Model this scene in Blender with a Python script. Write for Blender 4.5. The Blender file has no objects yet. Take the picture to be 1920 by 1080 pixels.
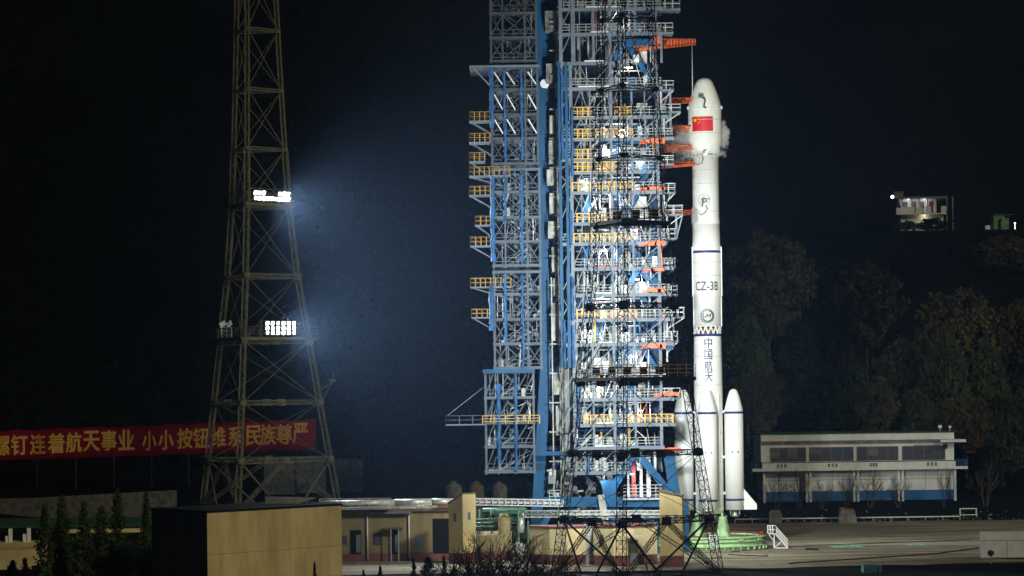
import bpy, bmesh, math, random
from mathutils import Vector, Matrix, noise as mnoise
R_ = math.radians
sc = bpy.context.scene
COL = sc.collection

# ------------------------------------------------------------------ camera
F = 6000.0            # focal length in photo pixels (1920 wide)
HOR = 725.0           # photo row of the horizon
ROLL = R_(-0.75)
H = 20.5              # camera height above the pad
cam_d = bpy.data.cameras.new('camera')
cam = bpy.data.objects.new('camera', cam_d); COL.objects.link(cam)
cam_d.sensor_width = 36.0
cam_d.lens = F / 1920 * 36.0
cam_d.shift_y = (HOR - 540) / 1920
cam_d.clip_start = 1.0; cam_d.clip_end = 6000.0
cam.matrix_world = Matrix.Translation((0, 0, H)) @ Matrix.Rotation(R_(90), 4, 'X') @ Matrix.Rotation(ROLL, 4, 'Z')
sc.camera = cam

# ------------------------------------------------------------------ world: night sky, added warm fill sun
SUN_EL, SUN_AZ = R_(24), R_(38)      # light from the front right, low
w = bpy.data.worlds.new('World'); sc.world = w; w.use_nodes = True
nt = w.node_tree
bg = nt.nodes['Background']
sky = nt.nodes.new('ShaderNodeTexSky'); sky.sky_type = 'NISHITA'; sky.sun_disc = False
sky.sun_elevation = R_(-6); sky.sun_rotation = R_(180) - SUN_AZ
nt.links.new(sky.outputs['Color'], bg.inputs['Color'])
bg.inputs['Strength'].default_value = 0.05
sl = bpy.data.lights.new('warm_fill_sun', 'SUN'); sl.energy = 0.9; sl.angle = R_(10); sl.color = (1.0, 0.90, 0.64)  # added warm sun standing in for unseen floodlight glow, no moon
so = bpy.data.objects.new('warm_fill_sun', sl); COL.objects.link(so)
so.rotation_euler = (R_(90) - SUN_EL, 0, SUN_AZ)
so.location = (60, 250, 160)
sc.view_settings.view_transform = 'Standard'; sc.view_settings.look = 'None'
sc.view_settings.exposure = 0.0; sc.view_settings.gamma = 1.0
sc.render.engine = 'CYCLES'
sc.cycles.use_denoising = True
sc.cycles.max_bounces = 5; sc.cycles.diffuse_bounces = 2; sc.cycles.glossy_bounces = 2
sc.cycles.transmission_bounces = 2; sc.cycles.volume_bounces = 1; sc.cycles.transparent_max_bounces = 6
sc.cycles.sample_clamp_indirect = 3.0
sc.cycles.caustics_reflective = False; sc.cycles.caustics_refractive = False

# ------------------------------------------------------------------ pixel -> world
cr, sr = math.cos(ROLL), math.sin(ROLL)
def P(px, py, Y):
    a = (px - 960) / F; b = (HOR - py) / F
    return Vector((Y * (a * cr - b * sr), Y, H + Y * (a * sr + b * cr)))
def sstep(a, b, t):
    t = max(0.0, min(1.0, (t - a) / (b - a))); return t * t * (3 - 2 * t)
def ground(x, y):
    right = 2.7 * sstep(471, 482, y) + 0.2 * max(0, y - 505) + 0.16 * max(0, y - 800)
    left = 5.6 * sstep(400, 404, y) + 0.9 * sstep(430, 470, y) + 0.34 * max(0, y - 505) + .06 * max(0, y - 800)
    k = sstep(-10, -20, x)
    base = right * (1 - k) + left * k
    t = sstep(32, 16, abs(x - 110)) * sstep(34, 20, abs(y - 800)) if x > 0 else 0
    return (base * (1 - t) + 57.5 * t) + (1 - t) * (mnoise.noise(Vector((x * .02, y * .02, 3.1))) * min(9, max(0, (y - 500) * .06)))

# ------------------------------------------------------------------ materials
def mat(name, col, rough=0.6, metal=0.0, var=0.12, scale=1.2, emit=None, estr=0.0, bump=0.0, coords='Object', stretch=(1, 1, 1), col2=None, spec=None):
    m = bpy.data.materials.new(name); m.use_nodes = True
    t = m.node_tree; b = t.nodes['Principled BSDF']
    b.inputs['Roughness'].default_value = rough; b.inputs['Metallic'].default_value = metal
    if spec is not None: b.inputs['Specular IOR Level'].default_value = spec
    tc = t.nodes.new('ShaderNodeTexCoord'); mp = t.nodes.new('ShaderNodeMapping')
    mp.inputs['Scale'].default_value = stretch
    t.links.new(tc.outputs[coords], mp.inputs['Vector'])
    n = t.nodes.new('ShaderNodeTexNoise'); n.inputs['Scale'].default_value = scale; n.inputs['Detail'].default_value = 5
    n.inputs['Roughness'].default_value = 0.65
    t.links.new(mp.outputs['Vector'], n.inputs['Vector'])
    r = t.nodes.new('ShaderNodeValToRGB')
    c2 = col2 or tuple(c * (1 - 3.2 * var) for c in col)
    c1 = tuple(min(1, c * (1 + var)) for c in col)
    r.color_ramp.elements[0].position = 0.28; r.color_ramp.elements[1].position = 0.62
    r.color_ramp.elements[0].color = (*[max(0, c) for c in c2], 1); r.color_ramp.elements[1].color = (*c1, 1)
    t.links.new(n.outputs['Fac'], r.inputs['Fac'])
    t.links.new(r.outputs['Color'], b.inputs['Base Color'])
    if emit:
        b.inputs['Emission Color'].default_value = (*emit, 1); b.inputs['Emission Strength'].default_value = estr
    if bump:
        bn = t.nodes.new('ShaderNodeBump'); bn.inputs['Strength'].default_value = bump; bn.inputs['Distance'].default_value = .1
        t.links.new(n.outputs['Fac'], bn.inputs['Height']); t.links.new(bn.outputs['Normal'], b.inputs['Normal'])
    return m
M = {
 'steel': mat('grey_painted_steel', (.165, .205, .25), .5, spec=.18, var=.10, scale=.6),
 'steel_dark': mat('dim_grey_steel', (.16, .18, .20), .55, var=.12, scale=.6),
 'galv': mat('galvanised_steel', (.46, .49, .50), .6, .0, spec=.18, var=.10),
 'blue': mat('blue_painted_steel', (.013, .088, .20), .5, var=.14, spec=.18, scale=.35, stretch=(1, 1, .3)),
 'tarp': mat('blue_tarpaulin', (.035, .125, .30), .75, var=.2, spec=.18, scale=.9, bump=.5),
 'yellow': mat('yellow_rail_paint', (.72, .40, .03), .5, var=.12),
 'yellow_dim': mat('dimmed_yellow_paint', (.36, .215, .04), .6, var=.14),  # rail yellow darkened for the dim light on the left cages
 'orange': mat('orange_arm_paint', (.82, .15, .035), .5, var=.12),
 'red': mat('red_paint', (.34, .03, .025), .5, var=.12),
 'white': mat('white_paint', (.82, .83, .82), .5, var=.05),
 'panel': mat('cream_wall_panel', (.72, .73, .66), .6, var=.13, scale=.5, stretch=(1, 1, .35)),
 'kit': mat('equipment_grey', (.50, .52, .50), .45, var=.14),
 'truss': mat('dull_truss_steel', (.095, .122, .155), .55, spec=.18, var=.12, scale=.6),
 'truss_dim': mat('dimmed_truss_steel', (.072, .088, .112), .55, spec=.18, var=.12, scale=.6),  # truss steel darkened for the dimmer light on the upper sections
 'shaft': mat('dingy_shaft_panel', (.36, .37, .33), .65, var=.27, scale=.8, stretch=(1, 1, .4)),
 'cream_dim': mat('dimmed_cream_render', (.25, .20, .09), .85, var=.14, scale=.5, stretch=(1, 1, .4)),  # cream render darkened to stand for the dim light on the workshop
 'cream_lit': mat('lit_cream_render', (.86, .73, .42), .8, var=.06, scale=.5, stretch=(1, 1, .4)),  # cream render brightened to stand for strong light on the bunker
 'dark': mat('black_rubber', (.02, .02, .022), .7, var=.1),
 'hose_grey': mat('grey_green_fitting', (.13, .15, .11), .6, var=.15),
 'green_dark': mat('dark_green_hose', (.03, .06, .035), .6, var=.2),
 'teal': mat('teal_paint', (.02, .12, .14), .6),
 'navy': mat('navy_paint', (.015, .03, .17), .5, var=.05),
 'ink': mat('dark_blue_lettering', (.02, .035, .15), .5, var=.04),
 'ink_grey': mat('charcoal_lettering', (.035, .045, .06), .5, var=.04),
 'emblem_pale': mat('pale_grey_emblem', (.48, .50, .49), .5, var=.05),
 'rocket': mat('white_rocket_skin', (.86, .88, .86), .30, var=.035, scale=.35, stretch=(1, 1, .5)),
 'fairing': mat('warm_white_fairing', (.80, .82, .75), .45, var=.05, scale=.35, stretch=(1, 1, .5)),
 'amber': mat('dark_amber_tank', (.24, .10, .035), .6, var=.2),  # plain dark amber tone of the tank dome
 'flag_red': mat('flag_red', (.62, .012, .018), .5, var=.04),
 'flag_gold': mat('flag_gold', (.85, .55, .03), .5, var=.04),
 'nozzle': mat('engine_metal', (.42, .41, .38), .35, .6, var=.15),
 'ring': mat('pale_green_paint', (.42, .66, .35), .55, var=.13, scale=1.5),
 'ring_deck': mat('worn_green_deck', (.42, .46, .27), .7, var=.14),
 'cream': mat('cream_render', (.66, .53, .25), .8, var=.08, scale=.5, stretch=(1, 1, .4)),
 'maroon': mat('maroon_plinth', (.20, .075, .062), .85, var=.1),
 'ochre': mat('ochre_render', (.72, .57, .27), .8, var=.04, scale=.3, stretch=(1, 1, .3), col2=(.40, .29, .11)),  # blotches mix water stains with reflected light patches put into the colour
 'roofing': mat('brown_roofing', (.17, .14, .09), .9, var=.15, spec=.08),
 'conc': mat('concrete', (.30, .29, .26), .85, var=.12, scale=.8),
 'block': mat('weathered_concrete', (.22, .21, .18), .9, var=.2, scale=1.0, spec=.08),
 'pale': mat('pale_rendered_wall', (.78, .80, .77), .8, var=.07, scale=.5, stretch=(1, 1, .4)),
 'bluepaint': mat('blue_dado_paint', (.03, .14, .36), .8, var=.08),
 'glass': mat('dark_window_glass', (.075, .075, .10), .3, var=.05, spec=.6),
 'void': mat('dark_opening', (.012, .012, .012), .9, var=.1, spec=.08),
 'foil': mat('silver_pipe_lagging', (.58, .58, .55), .35, .35, var=.18, scale=2.5, bump=.6),
 'pipegreen': mat('green_pipe_paint', (.075, .19, .125), .5, var=.15),
 'mast': mat('olive_grey_mast_paint', (.095, .090, .052), .6, spec=.1, var=.12),
 'mast_dark': mat('silhouette_mast_steel', (.011, .011, .011), .7, var=.12, spec=.08),  # near-black mast colour stands in for the backlit silhouette
 'bark': mat('dark_bark', (.045, .036, .026), .9, var=.15, spec=.08),
 'bark_pale': mat('pale_bark', (.085, .07, .05), .9, var=.15, spec=.08),
 'rope': mat('black_cable', (.012, .012, .012), .7),
 'banner': mat('banner_red', (.155, .0015, .007), .7, var=.12, scale=.4, bump=.2, spec=.08),
 'gold': mat('banner_gold', (.47, .245, .008), .6, var=.06),
 'stone': mat('retaining_stone', (.095, .09, .075), .9, var=.22, scale=1.5, bump=.6, spec=.08),
 'greenroof': mat('green_roofing', (.035, .09, .055), .7, var=.15, spec=.08),
 'greenwall': mat('green_wall', (.11, .21, .11), .8, var=.1),
 'cabinet': mat('white_cabinet', (.62, .62, .60), .6, var=.05),
 'mint': mat('mint_tarpaulin', (.20, .50, .33), .7, var=.15),
}
def leafmat(name, a, b, scale=.25):
    return mat(name, b, .9, var=0, scale=scale, col2=a, spec=.03)
M['leaf_brown'] = leafmat('brown_foliage', (.022, .022, .012), (.096, .090, .050))
M['leaf_green'] = leafmat('green_foliage', (.020, .030, .013), (.095, .122, .048))
M['leaf_dark'] = leafmat('dark_green_foliage', (.010, .016, .009), (.040, .054, .028))
M['wood_dark'] = leafmat('dark_woodland', (.0015, .0025, .003), (.0045, .0070, .0065))
M['wood_brown'] = leafmat('dark_brown_woodland', (.0025, .0025, .003), (.010, .008, .006))
M['leaf_rust'] = leafmat('rust_foliage', (.030, .025, .013), (.130, .104, .054))
M['cypress'] = leafmat('cypress_foliage', (.008, .016, .006), (.075, .105, .034), .9)
M['shrub_black'] = leafmat('dark_shrub_foliage', (.006, .008, .005), (.018, .022, .010), .9)
M['grass'] = mat('night_grass', (.008, .011, .006), .95, var=.2, scale=.35, bump=.4, col2=(.003, .004, .003), spec=.03)
def lamp_mat(name, col, s): 
    m = mat(name, (.8, .8, .8), .4, emit=col, estr=s); return m
M['lens'] = lamp_mat('floodlight_lens', (1, .98, .92), 34)
M['lens_weak'] = lamp_mat('weak_floodlight_lens', (1, .97, .88), 5)
M['tube_lamp'] = lamp_mat('fluorescent_tube', (.95, .97, 1), 5)
M['lens_violet'] = lamp_mat('violet_white_lens', (.75, .6, 1), 6)
M['lens_warm'] = lamp_mat('warm_lens', (1, .8, .45), 4)

# ------------------------------------------------------------------ mesh builder
class MB:
    def __init__(s): s.v = []; s.f = []; s.mi = []; s.m = 0; s.smooth = False; s.sm = []
    def face(s, *ids): s.f.append(ids); s.mi.append(s.m); s.sm.append(s.smooth)
    def add(s, vs): i = len(s.v); s.v.extend(Vector(v) for v in vs); return i
    def hexa(s, p):      # 8 points, bottom 4 then top 4, ccw
        i = s.add(p)
        for q in ((0, 3, 2, 1), (4, 5, 6, 7), (0, 1, 5, 4), (1, 2, 6, 5), (2, 3, 7, 6), (3, 0, 4, 7)): s.face(*[i + k for k in q])
        return s
    def box(s, x0, x1, y0, y1, z0, z1):
        return s.hexa([(x0, y0, z0), (x1, y0, z0), (x1, y1, z0), (x0, y1, z0), (x0, y0, z1), (x1, y0, z1), (x1, y1, z1), (x0, y1, z1)])
    def obox(s, c, ax, ay, az):   # oriented box by centre and half axes
        c = Vector(c)
        return s.hexa([c - ax - ay - az, c + ax - ay - az, c + ax + ay - az, c - ax + ay - az, c - ax - ay + az, c + ax - ay + az, c + ax + ay + az, c - ax + ay + az])
    def bar(s, p, q, w=.1, h=None):
        p = Vector(p); q = Vector(q); d = q - p
        if d.length < 1e-5: return s
        h = w if h is None else h
        up = Vector((0, 0, 1)) if abs(d.normalized().z) < .95 else Vector((0, 1, 0))
        a = d.cross(up).normalized(); b = a.cross(d).normalized()
        return s.obox((p + q) / 2, d / 2, a * w / 2, b * h / 2)
    def tube(s, p, q, r0=.05, r1=None, n=8, cap=True):
        p = Vector(p); q = Vector(q); d = q - p
        if d.length < 1e-5: return s
        r1 = r0 if r1 is None else r1
        up = Vector((0, 0, 1)) if abs(d.normalized().z) < .95 else Vector((0, 1, 0))
        a = d.cross(up).normalized(); b = d.cross(a).normalized()
        i = s.add([p + (a * math.cos(t) + b * math.sin(t)) * r0 for t in [2 * math.pi * k / n for k in range(n)]])
        j = s.add([q + (a * math.cos(t) + b * math.sin(t)) * r1 for t in [2 * math.pi * k / n for k in range(n)]])
        o = s.smooth; s.smooth = n > 4
        for k in range(n): s.face(i + k, i + (k + 1) % n, j + (k + 1) % n, j + k)
        s.smooth = o
        if cap: s.face(*[i + k for k in range(n - 1, -1, -1)]); s.face(*[j + k for k in range(n)])
        return s
    def poly(s, pts, r=.05, n=6, r1=None):
        r1 = r if r1 is None else r1
        for k in range(len(pts) - 1):
            a = r + (r1 - r) * k / max(1, len(pts) - 1); b = r + (r1 - r) * (k + 1) / max(1, len(pts) - 1)
            s.tube(pts[k], pts[k + 1], a, b, n)
        return s
    def lathe(s, prof, cx=0, cy=0, n=48, cap=True):
        rows = []
        for r, z in prof:
            rows.append(s.add([(cx + r * math.cos(2 * math.pi * k / n), cy + r * math.sin(2 * math.pi * k / n), z) for k in range(n)]))
        o = s.smooth; s.smooth = True
        for a, b in zip(rows, rows[1:]):
            for k in range(n): s.face(a + k, a + (k + 1) % n, b + (k + 1) % n, b + k)
        s.smooth = o
        if cap:
            s.face(*[rows[0] + k for k in range(n - 1, -1, -1)]); s.face(*[rows[-1] + k for k in range(n)])
        return s
    def disc(s, c, nrm, r, t=.05, n=16):
        nrm = Vector(nrm).normalized(); return s.tube(Vector(c) - nrm * t / 2, Vector(c) + nrm * t / 2, r, r, n)
    def prism(s, pts, d):    # planar outline (list of Vectors) extruded by vector d
        n = len(pts); i = s.add(pts); j = s.add([Vector(p) + Vector(d) for p in pts])
        s.face(*[i + k for k in range(n)]); s.face(*[j + k for k in range(n - 1, -1, -1)])
        for k in range(n): s.face(i + (k + 1) % n, i + k, j + k, j + (k + 1) % n)
        return s
    def truss(s, p, q, w0, h0, w1=None, h1=None, n=6, t=.08, up=None):
        p = Vector(p); q = Vector(q); d = q - p; w1 = w0 if w1 is None else w1; h1 = h0 if h1 is None else h1
        u = Vector(up) if up is not None else (Vector((0, 0, 1)) if abs(d.normalized().z) < .9 else Vector((0, 1, 0)))
        a = d.cross(u).normalized(); b = a.cross(d).normalized()
        def C(k, f): 
            ww = w0 + (w1 - w0) * f; hh = h0 + (h1 - h0) * f
            sx, sy = ((-1, -1), (1, -1), (1, 1), (-1, 1))[k]
            return p + d * f + a * (ww / 2 * sx) + b * (hh / 2 * sy)
        for k in range(4): s.bar(C(k, 0), C(k, 1), t)
        for i in range(n):
            f0, f1 = i / n, (i + 1) / n
            for k in range(4):
                k2 = (k + 1) % 4
                if i % 2 == 0: s.bar(C(k, f0), C(k2, f1), t * .7)
                else: s.bar(C(k2, f0), C(k, f1), t * .7)
                s.bar(C(k, f1), C(k2, f1), t * .7)
        return s
    def tri_lattice(s, p, q, r, n, t=.08, t2=None, r1=None):   # three-chord lattice column
        p = Vector(p); q = Vector(q); d = q - p; t2 = t * .6 if t2 is None else t2; r1 = r if r1 is None else r1
        a = d.cross(Vector((0, 1, 0))).normalized(); b = d.cross(a).normalized()
        def C(k, f):
            an = 2 * math.pi * k / 3 + .35; rr = r + (r1 - r) * f
            return p + d * f + (a * math.cos(an) + b * math.sin(an)) * rr
        for k in range(3): s.bar(C(k, 0), C(k, 1), t)
        for i in range(n):
            f0, f1 = i / n, (i + 1) / n
            for k in range(3):
                k2 = (k + 1) % 3
                s.bar(C(k if i % 2 else k2, f0), C(k2 if i % 2 else k, f1), t2)
                s.bar(C(k, f1), C(k2, f1), t2)
        return s
    def rail(s, pts, h=1.1, step=1.0, t=.05, rails=3, post=None):
        post = post or t * 1.2
        pts = [Vector(p) for p in pts]
        for a, b in zip(pts, pts[1:]):
            L = (b - a).length; n = max(1, round(L / step))
            for k in range(n + 1):
                c = a.lerp(b, k / n); s.bar(c, c + Vector((0, 0, h)), post)
            for k in range(1, rails + 1):
                o = Vector((0, 0, h * k / rails)); s.bar(a + o, b + o, t)
        return s
    def build(s, name, m, parent=None, loc=None, lk=True):
        if parent is not None: org = wloc(parent)
        else: org = Vector(loc) if loc is not None else Vector((0, 0, 0))
        me = bpy.data.meshes.new(name)
        me.from_pydata([v - org for v in s.v], [], s.f)
        for x in (m if isinstance(m, (list, tuple)) else [m]): me.materials.append(M[x] if isinstance(x, str) else x)
        if s.f:
            me.polygons.foreach_set('material_index', s.mi)
            me.polygons.foreach_set('use_smooth', s.sm)
        me.update()
        o = bpy.data.objects.new(name, me); COL.objects.link(o)
        if parent is not None: o.parent = parent
        else: o.location = org
        return o
def wloc(o):
    v = Vector((0, 0, 0))
    while o is not None: v = v + o.location; o = o.parent
    return v
def tag(o, label=None, cat=None, group=None, kind=None):
    if label: o['label'] = label
    if cat: o['category'] = cat
    if group: o['group'] = group
    if kind: o['kind'] = kind
    return o
def empty(name, loc, label=None, cat=None, group=None):
    o = bpy.data.objects.new(name, None); COL.objects.link(o); o.location = loc; o.empty_display_size = .5
    return tag(o, label, cat, group)
def copy_tree(o, parent=None):
    c = o.copy(); COL.objects.link(c)
    if parent is not None: c.parent = parent
    for ch in o.children: copy_tree(ch, c)
    return c
def spot(name, loc, target, power, cone=60, blend=.7, col=(.95, 1, .97), radius=.8, parent=None):
    l = bpy.data.lights.new(name, 'SPOT'); l.energy = power; l.spot_size = R_(cone); l.spot_blend = blend
    l.color = col; l.shadow_soft_size = radius
    o = bpy.data.objects.new(name, l); COL.objects.link(o)
    d = Vector(target) - Vector(loc)
    o.rotation_mode = 'QUATERNION'; o.rotation_quaternion = d.to_track_quat('-Z', 'Y')
    if parent is not None: o.parent = parent; o.location = Vector(loc) - wloc(parent)
    else: o.location = loc
    return o
def pointlamp(name, loc, power, col, radius=.15, parent=None):
    l = bpy.data.lights.new(name, 'POINT'); l.energy = power; l.color = col; l.shadow_soft_size = radius
    o = bpy.data.objects.new(name, l); COL.objects.link(o)
    if parent is not None: o.parent = parent; o.location = Vector(loc) - wloc(parent)
    else: o.location = loc
    return o
def glyphs(txt, bold=0.0):
    """flat mesh of a string in the built-in font: (verts, faces) in the XY plane"""
    c = bpy.data.curves.new('txt', 'FONT'); c.body = txt; c.size = 1.0; c.resolution_u = 3
    o = bpy.data.objects.new('txt', c); COL.objects.link(o)
    dg = bpy.context.evaluated_depsgraph_get(); dg.update()
    me = bpy.data.meshes.new_from_object(o.evaluated_get(dg))
    vs = [v.co.copy() for v in me.vertices]; fs = [tuple(p.vertices) for p in me.polygons]
    bpy.data.objects.remove(o); bpy.data.curves.remove(c); bpy.data.meshes.remove(me)
    return vs, fs
def fit(vs, x0, x1, y0, y1):
    ax = min(v.x for v in vs); bx = max(v.x for v in vs); ay = min(v.y for v in vs); by = max(v.y for v in vs)
    return [Vector((x0 + (v.x - ax) / max(1e-6, bx - ax) * (x1 - x0), y0 + (v.y - ay) / max(1e-6, by - ay) * (y1 - y0), 0)) for v in vs]
def wrap(vs, fs, name, m, parent, axis, R, a0=0.0, step=.22, lift=.012, thick=None):
    """wrap a flat outline (u across, v = world z) round a vertical cylinder; u = 0 faces the camera"""
    bm = bmesh.new(); bv = [bm.verts.new(v) for v in vs]
    for f in fs:
        try: bm.faces.new([bv[i] for i in f])
        except ValueError: pass
    bmesh.ops.triangulate(bm, faces=bm.faces[:])
    lo = min(v.x for v in vs); hi = max(v.x for v in vs); u = lo + step
    while u < hi:
        bmesh.ops.bisect_plane(bm, geom=bm.verts[:] + bm.edges[:] + bm.faces[:], plane_co=(u, 0, 0), plane_no=(1, 0, 0)); u += step
    mb = MB(); bm.verts.index_update()
    for v in bm.verts:
        r = R(v.co.y) if callable(R) else R
        a = v.co.x / r + a0; r += lift + v.co.z
        mb.v.append(Vector((axis[0] + r * math.sin(a), axis[1] - r * math.cos(a), v.co.y)))
    for f in bm.faces: mb.face(*[v.index for v in f.verts])
    bm.free()
    return mb.build(name, m, parent)
# ------------------------------------------------------------------ ground, pad, hill
def build_ground():
    xs = [-330 + 6 * i for i in range(116)]
    ys = [5 + 15 * i for i in range(24)] + [362 + 2 * i for i in range(80)] + [523 + 9 * i for i in range(120)]
    b = MB(); b.smooth = True
    for y in ys:
        for x in xs: b.v.append(Vector((x, y, ground(x, y) - .03)))
    n = len(xs)
    for j in range(len(ys) - 1):
        for i in range(n - 1): b.face(j * n + i, j * n + i + 1, (j + 1) * n + i + 1, (j + 1) * n + i)
    tag(b.build('ground', 'grass'), kind='structure')
    # concrete apron round the launch ring, front edge slightly ragged
    rnd = random.Random(4)
    b = MB(); front = []
    for i in range(60):
        x = -30 + i * 3
        front.append((x, 353 + (max(0, x - 12) * .16) + rnd.uniform(-.8, .8)))
    i0 = b.add([(x, y, 0) for x, y in front]); i1 = b.add([(x, 470, 0) for x, _ in front])
    for i in range(59): b.face(i0 + i, i0 + i + 1, i1 + i + 1, i1 + i)
    pad = mat('launch_apron_concrete', (.47, .41, .28), .85, var=.1, scale=.16, stretch=(.35, 1.5, 1), col2=(.13, .115, .08), bump=.15, coords='Object')
    t = pad.node_tree; bs = t.nodes['Principled BSDF']; src = bs.inputs['Base Color'].links[0].from_socket
    tc = t.nodes.new('ShaderNodeTexCoord'); br_ = t.nodes.new('ShaderNodeTexBrick'); br_.inputs['Scale'].default_value = .16; br_.inputs['Mortar Size'].default_value = .012; br_.offset = 0.0
    br_.inputs['Color1'].default_value = (1, 1, 1, 1); br_.inputs['Color2'].default_value = (.88, .88, .87, 1); br_.inputs['Mortar'].default_value = (.68, .67, .66, 1)
    t.links.new(tc.outputs['Object'], br_.inputs['Vector'])
    mp = t.nodes.new('ShaderNodeMapping'); mp.inputs['Scale'].default_value = (.05, .5, 1); mp.inputs['Rotation'].default_value = (0, 0, .12); t.links.new(tc.outputs['Object'], mp.inputs['Vector'])
    ns = t.nodes.new('ShaderNodeTexNoise'); ns.inputs['Scale'].default_value = 1.0; ns.inputs['Detail'].default_value = 4; t.links.new(mp.outputs['Vector'], ns.inputs['Vector'])
    rp = t.nodes.new('ShaderNodeValToRGB'); rp.color_ramp.elements[0].position = .40; rp.color_ramp.elements[0].color = (.42, .41, .38, 1); rp.color_ramp.elements[1].position = .54; rp.color_ramp.elements[1].color = (1, 1, 1, 1); t.links.new(ns.outputs['Fac'], rp.inputs['Fac'])
    m1 = t.nodes.new('ShaderNodeMix'); m1.data_type = 'RGBA'; m1.blend_type = 'MULTIPLY'; m1.inputs['Factor'].default_value = 1
    m2 = t.nodes.new('ShaderNodeMix'); m2.data_type = 'RGBA'; m2.blend_type = 'MULTIPLY'; m2.inputs['Factor'].default_value = 1
    t.links.new(src, m1.inputs['A']); t.links.new(br_.outputs['Color'], m1.inputs['B']); t.links.new(m1.outputs['Result'], m2.inputs['A']); t.links.new(rp.outputs['Color'], m2.inputs['B']); t.links.new(m2.outputs['Result'], bs.inputs['Base Color'])
    tag(b.build('concrete_apron', pad), kind='structure')
build_ground()

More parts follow.
